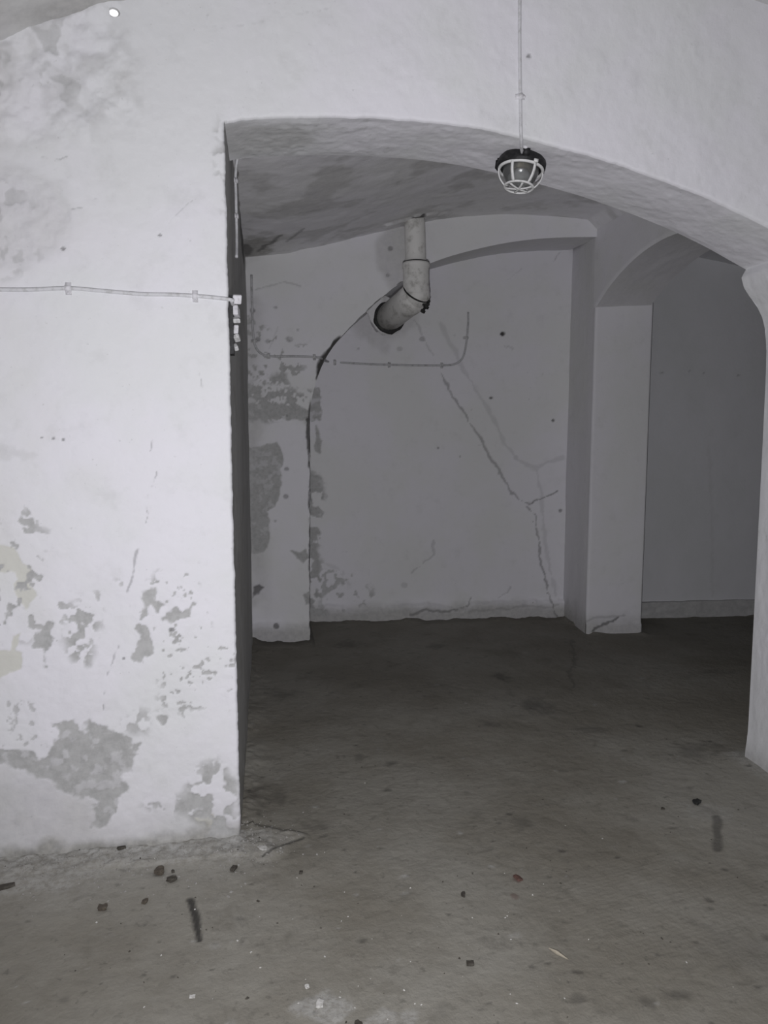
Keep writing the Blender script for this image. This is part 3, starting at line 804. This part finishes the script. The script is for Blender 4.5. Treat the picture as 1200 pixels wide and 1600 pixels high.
dust = np.maximum(dust, 0.5*blob(X, Y, G_uv([(600, 1590)])[0], 0.07, 0.05, 271, 0.6, 16))
dust = np.maximum(dust, 0.22*blob(X, Y, G_uv([(1110, 1268)])[0], 0.12, 0.10, 272, 0.6, 12))
dust = np.maximum(dust, 0.5*sstep(0.10, 0.0, np.abs(X-2.16)+0.05*fbm(X, Y, 9, 3, 273))*(Y > 2.5)*(Y < 3.05))
st = np.zeros(X.shape)
def FL(pts, w, a, s, **kw): return a*line_mask(X, Y, G_uv(pts), w, 0.006, s, 20, 0.5)
st = np.maximum(st, FL([(298,1404),(303,1425),(308,1450),(312,1466)], 0.017, 0.9, 280))
st = np.maximum(st, FL([(1121,1277),(1121,1300),(1120,1325)], 0.024, 0.55, 281))
for (x, y, rx, ry, a) in ((840,1102,.09,.10,.45), (765,1130,.05,.06,.3), (783,1055,.05,.1,.55), (850,1110,.03,.05,.3), (925,1140,.08,.04,.3), (1110,1050,.15,.05,.3), (1085,1170,.12,.09,.3),
                          (820,1285,.07,.06,.3), (610,1192,.04,.03,.5), (500,1290,.06,.04,.35), (420,1245,.08,.09,.35), (1150,1480,.10,.10,.15), (1060,1555,.03,.02,.4), (690,1570,.05,.02,.3),
                          (440,1085,.08,.1,.3), (680,1010,.07,.08,.4), (545,1005,.1,.1,.4), (1010,1562,.02,.02,.4), (250,1362,.03,.03,.3), (905,1560,.03,.02,.4), (735,1503,.015,.015,.7), (640,1395,.03,.02,.3), (560,1182,.02,.03,.3)):
    st = np.maximum(st, a*soft_blot(X, Y, G_uv([(x, y)])[0], rx*1.25, ry*1.25, int(x) % 37))
st = np.maximum(st, 0.35*line_mask(X, Y, G_uv([(893,1000),(898,1030),(893,1050),(896,1075)]), 0.02, 0.04, 282, 9, 1.2))
st = np.maximum(st, FL([(410,1340),(440,1325),(475,1310)], 0.007, 0.7, 283))
damp_dark = 0.85*sstep(0.28, 0.02, (YB(X)-Y)+0.12*fbm(X, Y, 5, 4, 284))*(X < 0.32)*(X > -0.2)
damp_dark = np.maximum(damp_dark, 0.6*sstep(0.22, 0.02, (YN(X)-Y)+0.16*fbm(X, Y, 4, 4, 285))*(X > 0.3)*(X < 2.4))
damp_dark = np.maximum(damp_dark, 0.35*sstep(3.2, 4.6, Y+0.5*fbm(X, Y, 2, 3, 286)))  # floor colour darkens gradually towards the rear
red = np.maximum(0.8*blob(X, Y, G_uv([(809, 1372)])[0], 0.014, 0.028, 287, .4, 40), 0.6*blob(X, Y, G_uv([(805, 1400)])[0], 0.015, 0.02, 288, .4, 40))
# small dents, scuffs and drips all over the concrete
rs = np.random.RandomState(11)
for k_ in range(620):
    u0 = rs.uniform(-1.0, 2.3); v0 = 1.35+3.9*rs.rand()**1.5
    rr_ = 0.005+0.018*rs.rand()**2.2; el = rs.uniform(0.35, 1.0); th = rs.uniform(-0.5, 0.5)
    i0, i1 = np.searchsorted(xs, [u0-2*rr_, u0+2*rr_]); j0, j1 = np.searchsorted(ys, [v0-2*rr_, v0+2*rr_])
    if i1-i0 < 2 or j1-j0 < 2: continue
    U_ = X[i0:i1, j0:j1]-u0; V_ = Y[i0:i1, j0:j1]-v0
    d_ = np.sqrt(((U_*math.cos(th)+V_*math.sin(th))/rr_)**2+((-U_*math.sin(th)+V_*math.cos(th))/(rr_*el))**2)
    m_ = sstep(1.2, 0.3, d_+0.9*fbm(X[i0:i1, j0:j1], Y[i0:i1, j0:j1], 60, 2, k_ % 40))
    if rs.rand() < 0.72:
        st[i0:i1, j0:j1] = np.maximum(st[i0:i1, j0:j1], rs.uniform(0.2, 0.6)*m_)
    else:
        dust[i0:i1, j0:j1] = np.maximum(dust[i0:i1, j0:j1], rs.uniform(0.25, 0.6)*m_)
C[..., 0] = dust; C[..., 1] = st; C[..., 2] = damp_dark; C[..., 3] = red
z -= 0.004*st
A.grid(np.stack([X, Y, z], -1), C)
floor = A.build('floor', M_floor, 'structure')
floor['label'] = 'worn brown-grey concrete floor'
_fx, _fy, _fz = xs, ys, z
def floor_z(x, y):
    i = min(max(np.searchsorted(_fx, x), 1), len(_fx)-1); j = min(max(np.searchsorted(_fy, y), 1), len(_fy)-1)
    return float(max(_fz[i, j], _fz[i-1, j-1], _fz[i, j-1], _fz[i-1, j]))
def front_y(x, zz):
    return Y0-float(relief_front(np.array([[x]]), np.array([[zz]]))[0][0, 0])

# ------------------------------------------------------------------ cables with their clips
def clip_mesh(bm, p, along, out, r, size=0.03):
    """saddle clip: a strap humped over the cable with two feet and a nail"""
    p = Vector(p); along = Vector(along).normalized(); out = Vector(out).normalized(); side = along.cross(out)
    M = Matrix((( side.x, along.x, out.x, p.x), (side.y, along.y, out.y, p.y), (side.z, along.z, out.z, p.z), (0, 0, 0, 1)))
    prof = [(-size*0.52, -r), (-size*0.48, -r+0.003), (-r*1.7, -r+0.006)]
    for k in range(7):
        a = math.pi-math.pi*k/6
        prof.append((math.cos(a)*r*1.6, math.sin(a)*r*1.6))
    prof += [(r*1.7, -r+0.006), (size*0.48, -r+0.003), (size*0.52, -r)]
    hw = size*0.24
    va = [bm.verts.new(M @ Vector((x, -hw, z))) for x, z in prof]; vb = [bm.verts.new(M @ Vector((x, hw, z))) for x, z in prof]
    for i in range(len(prof)-1): bm.faces.new((va[i], va[i+1], vb[i+1], vb[i]))
    bm.faces.new(va[::-1]); bm.faces.new(vb); bm.faces.new((va[-1], va[0], vb[0], vb[-1]))
    bm_lathe(bm, [(0.0045, 0), (0.0045, 0.006), (0.002, 0.008), (0.0001, 0.008)], 8, M @ Matrix.Translation((size*0.4, 0, -r+0.002)))
def make_cable(name, pts, r, mat, clips, out, label, clipmat, size=0.032, n=8):
    pts = [Vector(p) for p in pts]
    root = empty(name, pts[0])
    bm = bmesh.new(); bm_tube(bm, spline(pts, n), r, 10)
    place(from_bm('wire', bm, mat), root)
    for c in clips:
        p, al, ou = c if len(c) == 3 else (c[0], c[1], out)
        bm = bmesh.new(); clip_mesh(bm, p, al, ou, r, size)
        place(from_bm('cable_clip', bm, clipmat), root)
    return tag(root, label, 'cable')
rc = 0.0065
def fp(x, y, off=rc):
    p = onY(x, y, Y0); return (p[0], front_y(p[0], p[2])-off, p[2])
fpts = [(XW+0.02, front_y(XW+0.02, 1.985)-rc, 1.985), (-1.25, front_y(-1.25, 1.975)-rc, 1.975)]+[fp(x, y) for x, y in ((-60,451),(0,453),(50,453),(107,451),(160,455),(220,460),(265,461),(305,463),(340,466))]
e = fp(362, 469); fpts += [e, (XL+0.012, Y0+0.0, e[2]-0.004), (XL+0.014, Y0+0.05, e[2]-0.012)]
clips = [((-1.25, front_y(-1.25, 1.975)-rc, 1.975), (1, 0, 0)), (fp(107, 451), (1, 0, 0)), (fp(305, 463), (1, 0, 0))]
make_cable('wall_cable', fpts, rc, M_cable, clips, (0, -1, 0), 'white painted cable running level across the bright wall left of the arch', M_clip, 0.038)

pl = onY(815, 226, Y0)
lp = [fp(x, y, 0.004) for x, y in ((811,-40),(812,0),(812,60),(812,110),(813,150),(814,185))]
lp += [(0.905, Y0-0.002, 2.56), (0.915, Y0+0.02, 2.535), (0.93, Y0+0.06, 2.522), (0.95, Y0+0.10, 2.515)]
make_cable('lamp_cable', lp, 0.006, M_cable, [(fp(813, 151, 0.004), (0, 0, 1))], (0, -1, 0), 'thin white painted cable coming down the wall to the caged lamp', M_clip, 0.036)

def bp(x, y, off=0.008):
    p = onB(x, y); return (p[0], YB(p[0])-float(relief_back(np.array([[p[0]]]), np.array([[p[2]]]))[0][0, 0])-off, p[2])
def npt(x, y, off=0.008):
    p = onN(x, y); return (p[0], YN(p[0])-float(relief_niche(np.array([[p[0]]]), np.array([[p[2]]]))[0][0, 0])-off, p[2])
cpts = [bp(393,430), bp(394,480), bp(396,525), bp(401,545), bp(413,555), bp(430,557), bp(460,557), bp(490,558), bp(503,560), npt(512,565), npt(540,567), npt(575,569), npt(608,570), npt(650,571), npt(690,571), npt(710,569), npt(722,560), npt(727,543), npt(729,528), npt(731,505), npt(731,488)]
clips = [(bp(397,533), (0, 0, 1)), (bp(420,556), (1, 0, 0)), (bp(491,558), (1, 0, 0)), (npt(523,566), (1, 0, 0)), (npt(608,570), (1, 0, 0)), (npt(690,571), (1, 0, 0)), (npt(728,528), (0, 0, 1))]
make_cable('rear_cable', cpts, 0.008, M_cable_rear, clips, (0, -1, 0), 'grey cable clipped across the rear wall below the drain pipe', M_clip_rear, 0.042)

xl = XL+0.014
ypl = 3.22
spts = [(xl+0.03, 3.16, 2.64), (xl+0.01, 3.18, 2.60), (xl, 3.20, 2.54), (xl, 3.2, 2.45), (xl, 3.2, 2.35), (xl, 3.18, 2.27), (xl, 3.12, 2.20)]
make_cable('jamb_cable', spts, 0.006, M_cable, [((xl, 3.2, 2.52), (0, 0, 1)), ((xl, 3.2, 2.38), (0, 0, 1))], (1, 0, 0), 'short white cable hanging down the dark reveal inside the arch, upper left', M_clip, 0.036)

# terminal strip on the jamb where the wall cable turns the corner
troot = empty('terminal_strip', (XL, Y0+0.06, 1.78))
bm = bmesh.new(); vv = bm_box(bm, (XL+0.006, Y0+0.06, 1.87), (0.016, 0.07, 0.20))
place(from_bm('backing_plate', bm, M_black, smooth=False), troot)
for i, (zc, hz, wx, wy, oy, rx) in enumerate(((1.957, 0.030, 0.030, 0.040, 0.035, 0.1), (1.918, 0.036, 0.018, 0.050, 0.055, -0.25), (1.885, 0.016, 0.024, 0.030, 0.04, 0.5),
                                           (1.856, 0.030, 0.016, 0.045, 0.06, 0.2), (1.826, 0.014, 0.020, 0.026, 0.045, -0.5), (1.80, 0.018, 0.014, 0.022, 0.062, 0.7))):
    bm = bmesh.new(); bm_box(bm, (0, 0, 0), (wx, wy, hz))
    bmesh.ops.bevel(bm, geom=bm.edges[:], offset=0.0025, segments=1, affect='EDGES')
    bm_lathe(bm, [(0.005, 0), (0.005, 0.003), (0.0005, 0.004)], 8, Matrix.Translation((wx*0.1, -wy/2, 0)) @ Matrix.Rotation(math.pi/2, 4, 'X'))
    for v in bm.verts: v.co += Vector((0.0025*math.sin(40*v.co.z+i*2), 0.003*math.sin(90*v.co.x+i), 0.003*math.sin(70*v.co.y+i)))
    bmesh.ops.transform(bm, verts=bm.verts, matrix=Matrix.Translation((XL+0.013+wx/2, Y0+oy, zc)) @ Matrix.Rotation(rx, 4, 'X') @ Matrix.Rotation(rx*0.5, 4, 'Z'))
    place(from_bm('terminal', bm, M_clip if i in (0, 1, 3) else M_clip_rear, smooth=False), troot)
tag(troot, 'small strip of broken white terminals on the dark arch edge where the cable ends', 'terminal strip')

# shiny plug, high on the left of the arch wall
p = onY(178, 21, Y0)
nrm = (Vector(flash.location)-Vector(p)).normalized()+(Vector(CAM)-Vector(p)).normalized()
q = nrm.to_track_quat('Z', 'Y').to_matrix().to_4x4()
bm = bmesh.new()
bm_lathe(bm, [(0.0001, 0.002), (0.010, 0.0015), (0.015, 0.0005), (0.0160, -0.001), (0.0155, -0.003), (0.0001, -0.004)], 24,
         Matrix.Translation(Vector(p)+Vector((0, front_y(p[0], p[2])-Y0-0.004, 0))) @ q @ Matrix.Diagonal((1.25, 0.9, 1, 1)))
tag(from_bm('metal_plug', bm, M_metal), 'tiny bright shiny plug high on the wall at upper left', 'plug')

# ------------------------------------------------------------------ drain pipe
xp, yp = 1.005, 5.04
proot = empty('drain_pipe', (xp, yp, 2.2))
bm = bmesh.new(); bm_tube(bm, [(xp-0.002, yp, 3.05), (xp, yp, 2.9), (xp+0.006, yp, 2.75), (xp+0.012, yp, 2.60)], 0.070, 28)
place(from_bm('upright_pipe', bm, M_pipe), proot)
bm = bmesh.new(); bm_lathe(bm, [(0.068, 2.632), (0.090, 2.634), (0.094, 2.622), (0.094, 2.602), (0.088, 2.596), (0.087, 2.45), (0.0875, 2.43)], 32, Matrix.Translation((xp+0.012, yp, 0)))
place(from_bm('pipe_socket', bm, M_pipe), proot)
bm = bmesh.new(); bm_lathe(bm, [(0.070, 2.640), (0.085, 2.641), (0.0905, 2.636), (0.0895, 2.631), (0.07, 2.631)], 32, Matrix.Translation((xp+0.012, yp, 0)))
place(from_bm('joint_ring', bm, M_seal_hole), proot)
PY = 5.30
pend = Vector(onY(603, 500, PY+0.06))
pA = Vector((xp+0.012, yp, 2.50)); pB = Vector((xp+0.022, yp+0.005, 2.425))
dirn = (pend-pB).normalized()
# mitred bend and the length that dives into the wall
bm = bmesh.new()
path = [pA, pA.lerp(pB, .5), pB-dirn*0.0]
bm_tube(bm, [pA+Vector((0, 0, 0.0)), pA.lerp(pB, 0.6), pB+Vector((0.0, 0, 0.0)), pB+dirn*0.05], [0.0865, 0.0865, 0.086, 0.084], 30)
r = bmesh.ops.create_uvsphere(bm, u_segments=28, v_segments=16, radius=0.0868)
for v in r['verts']: v.co += pB
bend = place(from_bm('bend', bm, M_pipe), proot)
bm = bmesh.new(); bm_tube(bm, [pB+dirn*0.015, pB+dirn*0.03, pB+dirn*0.10, pB+dirn*0.105, pend], [0.094, 0.101, 0.101, 0.098, 0.096], 30)
place(from_bm('outlet_pipe', bm, M_pipe), proot)
def ring(c, d, r, tr, name, mat):
    bm = bmesh.new(); q = Vector(d).to_track_quat('Z', 'Y').to_matrix().to_4x4()
    prof = [(r+tr*math.cos(a), tr*math.sin(a)) for a in np.linspace(0, 2*math.pi, 9)]
    bm_lathe(bm, prof, 36, Matrix.Translation(c) @ q)
    return place(from_bm(name, bm, mat), proot)
mit = (Vector((0, 0, -1))*0.6+dirn).normalized()
ring(pB+Vector((-0.004, -0.0, 0.014)), mit, 0.0945, 0.006, 'joint_ring', M_seal_hole)
tq = (PY-pB.y)/dirn.y
pq = pB+dirn*tq                      # where the outlet meets the mortar
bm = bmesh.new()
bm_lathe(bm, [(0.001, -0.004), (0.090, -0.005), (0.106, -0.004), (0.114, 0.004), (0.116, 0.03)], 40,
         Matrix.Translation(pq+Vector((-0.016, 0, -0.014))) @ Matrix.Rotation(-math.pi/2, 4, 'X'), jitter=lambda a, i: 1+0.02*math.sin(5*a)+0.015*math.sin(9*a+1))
place(from_bm('hole_shade_disc', bm, M_seal_hole), proot)  # black disc painting in the shade of the hole around the outlet
# rough mortar boss that fills the corner of the recess around the outlet
bm = bmesh.new()
def mj(a, i): return 1+0.04*math.sin(3*a+1.0)+0.03*math.sin(7*a+i*0.6)+0.02*math.sin(13*a+2)+(0.55*max(0, math.cos(a-2.45))**4)
bm_lathe(bm, [(0.001, 0.0), (0.06, 0.0), (0.10, 0.0), (0.122, 0.004), (0.127, 0.010), (0.122, 0.03), (0.09, 0.14), (0.045, 0.50)], 56,
         Matrix.Translation(pq+Vector((-0.02, 0.002, -0.008))) @ Matrix.Rotation(-math.pi/2, 4, 'X') @ Matrix.Diagonal((1, -1, 1, 1)), jitter=mj)
place(from_bm('mortar_boss', bm, M_mortar), proot)
# clamp with its bolt on the underside of the bend
cb = Vector((xp+0.085, yp-0.03, 2.335))
bm = bmesh.new()
bm_box(bm, cb+Vector((-0.012, 0.0, 0.022)), (0.05, 0.035, 0.012), Matrix())
bm_tube(bm, [cb+Vector((-0.03, 0, -0.02)), cb+Vector((0.015, 0, 0.05))], 0.009, 8)
bm_tube(bm, [cb+Vector((-0.034, 0, -0.03)), cb+Vector((-0.026, 0, -0.014))], 0.017, 6)
bm_tube(bm, [cb+Vector((-0.012, 0, 0.0)), cb+Vector((-0.004, 0, 0.014))], 0.02, 6)
place(from_bm('clamp_bolt', bm, M_seal_hole, smooth=False), proot)
tag(proot, 'white painted cast iron drain pipe dropping from the vault and elbowing into the wall', 'pipe')

# ------------------------------------------------------------------ caged bulkhead lamp under the arch
lx, ly = 0.972, 2.80
lz = float(np.interp(lx, arch_part[:, 0], arch_part[:, 1]))
tilt = math.atan2(float(np.interp(lx+0.1, arch_part[:, 0], arch_part[:, 1]))-float(np.interp(lx-0.1, arch_part[:, 0], arch_part[:, 1])), 0.2)
LM = Matrix.Translation((lx, ly, lz)) @ Matrix.Rotation(-tilt*0.75, 4, 'Y') @ Matrix.Rotation(math.radians(-4), 4, 'X') @ Matrix.Diagonal((0.87, 0.87, 0.90, 1))
lroot = empty('caged_lamp', (lx, ly, lz))
# black base with mounting lugs
bm = bmesh.new()
bm_lathe(bm, [(0.0001, 0.012), (0.075, 0.012), (0.090, 0.002), (0.100, -0.012), (0.104, -0.030), (0.104, -0.046), (0.096, -0.050), (0.086, -0.050), (0.084, -0.03), (0.0001, -0.03)], 40, LM,
         jitter=lambda a, i: 1+0.012*math.sin(5*a+i)+0.01*math.sin(11*a))
for a in (20, 140, 260):
    Mr = LM @ Matrix.Rotation(math.radians(a), 4, 'Z')
    vv = bm_box(bm, (0.100, 0, -0.018), (0.034, 0.030, 0.034), Mr)
    bm_lathe(bm, [(0.011, -0.02), (0.011, 0.018), (0.0005, 0.019)], 10, Mr @ Matrix.Translation((0.106, 0, 0)))
base = place(from_bm('base', bm, M_black), lroot)
bm = bmesh.new(); bm_tube(bm, [LM @ Vector((-0.03, -0.118, 0.005)), LM @ Vector((-0.02, -0.085, -0.012))], 0.014, 12)
place(from_bm('cable_gland', bm, M_clip), lroot)
# glass dome
bm = bmesh.new()
outer = []; inner = []
for k in range(15):
    a = k/14*math.pi/2
    outer.append((0.0001+0.078*math.cos(a)**0.72 if k < 14 else 0.0001, -0.046-0.070*math.sin(a)))
    inner.append((0.0001+0.074*math.cos(a)**0.72 if k < 14 else 0.0001, -0.046-0.066*math.sin(a)))
bm_lathe(bm, outer, 40, LM)
bm_lathe(bm, inner[::-1], 40, LM)
place(from_bm('glass_dome', bm, M_glass), lroot)
# bulb and its holder
bm = bmesh.new(); bm_lathe(bm, [(0.0001, -0.022), (0.022, -0.022), (0.022, -0.05), (0.014, -0.052), (0.0001, -0.052)], 20, LM)
place(from_bm('bulb_holder', bm, M_brass), lroot)
bm = bmesh.new(); bm_lathe(bm, [(0.012, -0.05), (0.020, -0.055), (0.033, -0.066), (0.037, -0.078), (0.032, -0.093), (0.018, -0.103), (0.0001, -0.106)], 24, LM)
place(from_bm('bulb', bm, M_bulb), lroot)
# white wire cage: ring, ribs, lower ring, star
cage = from_bm('cage', (lambda b: (bm_lathe(b, [(0.0875, -0.042), (0.0985, -0.042), (0.0995, -0.050), (0.0975, -0.056), (0.0885, -0.056), (0.0875, -0.042)], 44, LM), b)[1])(bmesh.new()), M_cage)
place(cage, lroot)
def cage_piece(name, build):
    b = bmesh.new(); build(b)
    o = from_bm(name, b, M_cage); o.parent = cage
    o.matrix_parent_inverse = (Matrix.Translation(lroot.location) @ cage.matrix_parent_inverse).inverted() if False else Matrix()
    return o
def flat_strip(b, pts, wdt, th):
    """bar of rectangular section along pts (lamp space); pts carry (pos, outward normal, side)"""
    rings = []
    for p, nn, sd in pts:
        rings.append([b.verts.new(LM @ (p+sd*wdt*sx+nn*th*sy)) for sx, sy in ((-.5, -.5), (.5, -.5), (.5, .5), (-.5, .5))])
    for a_, c_ in zip(rings[:-1], rings[1:]):
        for k in range(4): b.faces.new((a_[k], a_[(k+1) % 4], c_[(k+1) % 4], c_[k]))
    b.faces.new(rings[0][::-1]); b.faces.new(rings[-1])
for kx in range(6):
    az = math.radians(kx*60+ -71)
    def rib(b, az=az):
        pts = []
        for q in range(9):
            u_ = q/8; t = math.pi/2*0.8*u_**2
            rr = 0.0615+0.0345*(1-u_**2.6); zz = -0.048-0.074*u_
            t2 = t+0.02
            d = Vector((math.cos(az), math.sin(az), 0))
            tang = Vector((d.x*-math.sin(t), d.y*-math.sin(t), -math.cos(t)))
            nn = Vector((d.x*math.cos(t), d.y*math.cos(t), -math.sin(t)))
            pts.append((Vector((d.x*rr, d.y*rr, zz)), nn, Vector((-d.y, d.x, 0))))
        flat_strip(b, pts, 0.0115, 0.005)
    cage_piece('rib', rib)
cage_piece('lower_ring', lambda b: bm_lathe(b, [(0.057, -0.120), (0.066, -0.118), (0.066, -0.124), (0.058, -0.126), (0.057, -0.120)], 36, LM))
for kx in range(3):
    az = math.radians(kx*60+ -32)
    def bar(b, az=az):
        d = Vector((math.cos(az), math.sin(az), 0)); pts = []
        for q in range(7):
            s = -1+2*q/6
            pts.append((d*0.060*s+Vector((0, 0, -0.122-0.008*(1-s*s))), Vector((0, 0, -1)), Vector((-d.y, d.x, 0))))
        flat_strip(b, pts, 0.0085, 0.005)
    cage_piece('cross_bar', bar)
cage_piece('latch', lambda b: bm_box(b, (0.030, -0.098, -0.046), (0.018, 0.014, 0.012), LM))
tag(lroot, 'caged bulkhead lamp with black base and white guard under the arch', 'lamp')

# ------------------------------------------------------------------ rubble on the floor
def lump(name, x, y, wpx, hpx, mat, label, flat=0.5, seed=0, rot=None, cat='stone'):
    p = onZ(x, y); dist = float(np.linalg.norm(p-CAM)); w = wpx*dist/FPX
    l = hpx*dist/FPX*1.35
    rnd = random.Random(seed)
    bm = bmesh.new(); bmesh.ops.create_icosphere(bm, subdivisions=2, radius=0.5)
    ax = [rnd.uniform(0.7, 1.2) for _ in range(6)]
    for v in bm.verts:
        n_ = v.co.normalized()
        s = 1+0.22*math.sin(5*n_.x+seed)+0.18*math.sin(7*n_.y+2*seed)+0.15*math.sin(9*n_.z+seed*1.7)
        v.co = n_*0.5*s
        v.co.x = max(min(v.co.x, 0.42*ax[0]), -0.42*ax[1]); v.co.y = max(min(v.co.y, 0.42*ax[2]), -0.42*ax[3]); v.co.z = max(min(v.co.z, 0.42*ax[4]), -0.40)
    hgt = flat*min(w, l)
    for v in bm.verts: v.co = Vector((v.co.x*w*1.1, v.co.y*l*1.1, v.co.z*hgt))
    zmin = min(v.co.z for v in bm.verts)
    rz = rnd.uniform(-0.4, 0.4) if rot is None else rot
    bmesh.ops.rotate(bm, verts=bm.verts, cent=(0, 0, 0), matrix=Matrix.Rotation(rz, 3, 'Z'))
    bm.normal_update()
    o = from_bm(name, bm, mat, smooth=False)
    o.location = (p[0], p[1], floor_z(p[0], p[1])-zmin-0.0015)
    return tag(o, label, cat)
lump('stone', 250, 1362, 15, 14, M_brown, 'roundish brown lump on the floor before the left wall', 0.5, 1)
lump('stone', 268, 1376, 14, 8, M_stone, 'small dark brick-shaped chip just right of the brown lump', 0.7, 2)
lump('stone', 190, 1332, 15, 6, M_stone, 'flat black chip lying in the grit against the left wall', 0.5, 3, 0.3)
lump('stone', 8, 1389, 30, 9, M_stone, 'flat dark sliver at the left edge of the floor', 0.4, 4, 0.35)
lump('stone', 365, 1358, 7, 10, M_stone, 'tiny upright dark pebble near the corner of the arch', 0.8, 5)
lump('stone', 161, 1419, 12, 9, M_brown, 'dark brown pebble alone on the floor at far left', 0.6, 6)
lump('stone', 226, 1408, 9, 9, M_brown, 'small brown crumb above the black streak on the floor', 0.6, 7)
lump('plaster_flake', 412, 1330, 18, 9, M_flake, 'white plaster flake lying at the foot of the arch corner', 0.18, 8, -0.7, 'plaster flake')
lump('stone', 1088, 1256, 13, 8, M_seal_hole, 'black pebble on the floor near the right pier', 0.7, 9, 0.3)
lump('stone', 270, 1361, 5, 5, M_stone, 'tiny black crumb between the lump and the chip', 0.7, 10)
lump('stone', 470, 1364, 5, 6, M_stone, 'tiny dark crumb on bare floor right of the arch corner', 0.7, 11)
lump('stone', 735, 1503, 11, 8, M_stone, 'dark crumb at the bottom centre of the floor', 0.5, 12)
lump('stone', 724, 1397, 7, 9, M_stone, 'small dark crumb left of the reddish spot', 0.5, 13)
lump('stone', 1036, 1265, 7, 4, M_stone, 'tiny flat dark crumb left of the black pebble', 0.5, 14)
lump('brick_crumb', 809, 1371, 10, 13, M_red, 'reddish brick crumb in the middle of the floor', 0.35, 15, None, 'brick crumb')
lump('plaster_flake', 500, 1567, 11, 12, M_flake, 'whitish plaster crumb at the bottom of the floor', 0.5, 16, None, 'plaster flake')
lump('plaster_flake', 480, 1541, 6, 6, M_flake, 'small white crumb just above the whitish plaster crumb', 0.5, 17, None, 'plaster flake')
lump('plaster_flake', 301, 1554, 9, 6, M_flake, 'pale flake on the floor at lower left below the streak', 0.3, 18, None, 'plaster flake')
lump('plaster_flake', 1117, 961, 8, 5, M_flake, 'pale chip against the skirting of the side cellar', 0.6, 19, None, 'plaster flake')
lump('stone', 560, 1598, 10, 8, M_stone, 'dark crumb at the very bottom edge of the floor', 0.5, 20)
lump('stone', 1061, 1300, 6, 4, M_stone, 'tiny dark speck beside the dark stripe on the right', 0.5, 21) if False else None
# wood splinter
pa = onZ(858, 1482); pb = onZ(888, 1500)
bm = bmesh.new()
za = floor_z(pa[0], pa[1])+0.004; zb = floor_z(pb[0], pb[1])+0.004
bm_tube(bm, [Vector((pa[0], pa[1], za)), Vector(((pa[0]*.6+pb[0]*.4), (pa[1]*.6+pb[1]*.4), max(za, zb)+0.001)), Vector((pb[0], pb[1], zb))], [0.002, 0.0055, 0.0015], 6)
tag(from_bm('splinter', bm, M_wood, smooth=False), 'pale thin splinter on the floor at lower right of centre', 'splinter')

# fine grit nobody could count
def grit(name, n, sampler, mat, label, smin, smax, seed):
    rnd = random.Random(seed); A = []; Fc = []; k = 0
    for _ in range(n):
        x, y = sampler(rnd)
        s = smin+(smax-smin)*rnd.random()**2.5
        z0 = floor_z(x, y)
        a0 = rnd.random()*6.28
        w_, l_, h_ = s*rnd.uniform(.6, 1.3), s*rnd.uniform(.5, 1.0), s*rnd.uniform(.3, .7)
        for (ux, uy, uz) in ((-.5, -.5, 0), (.5, -.4, 0), (.45, .5, 0), (-.4, .45, 0), (0.1, 0.05, 1)):
            dx, dy = ux*w_, uy*l_
            A.append((x+dx*math.cos(a0)-dy*math.sin(a0), y+dx*math.sin(a0)+dy*math.cos(a0), z0-0.001+uz*h_))
        Fc += [(k, k+1, k+4), (k+1, k+2, k+4), (k+2, k+3, k+4), (k+3, k, k+4)]; k += 5
    me = bpy.data.meshes.new(name); me.from_pydata(A, [], Fc); me.materials.append(mat); me.update()
    o = bpy.data.objects.new(name, me); COL.objects.link(o)
    return tag(o, label, 'grit', kind='stuff')
def near_wall(r):
    if r.random() < 0.25: return XL+abs(r.gauss(0.02, 0.10)), Y0-0.03+r.gauss(0, 0.10)
    return r.uniform(-1.1, XL+0.03), Y0-0.02-abs(r.gauss(0, 0.11))
def open_floor(r):
    return r.uniform(-1.0, 2.2), 1.45+1.8*r.random()**1.3
grit('plaster_grit', 1100, near_wall, M_grit, 'pale plaster grit scattered along the foot of the left wall', 0.002, 0.011, 5)
grit('plaster_crumbs', 260, lambda r: (r.gauss(0.35, 0.55), 1.35+abs(r.gauss(0, 0.6))), M_flake, 'scattered pale crumbs on the open floor', 0.0015, 0.008, 6)
grit('dark_grit', 420, open_floor, M_stone, 'scattered dark crumbs on the open floor', 0.002, 0.010, 8)
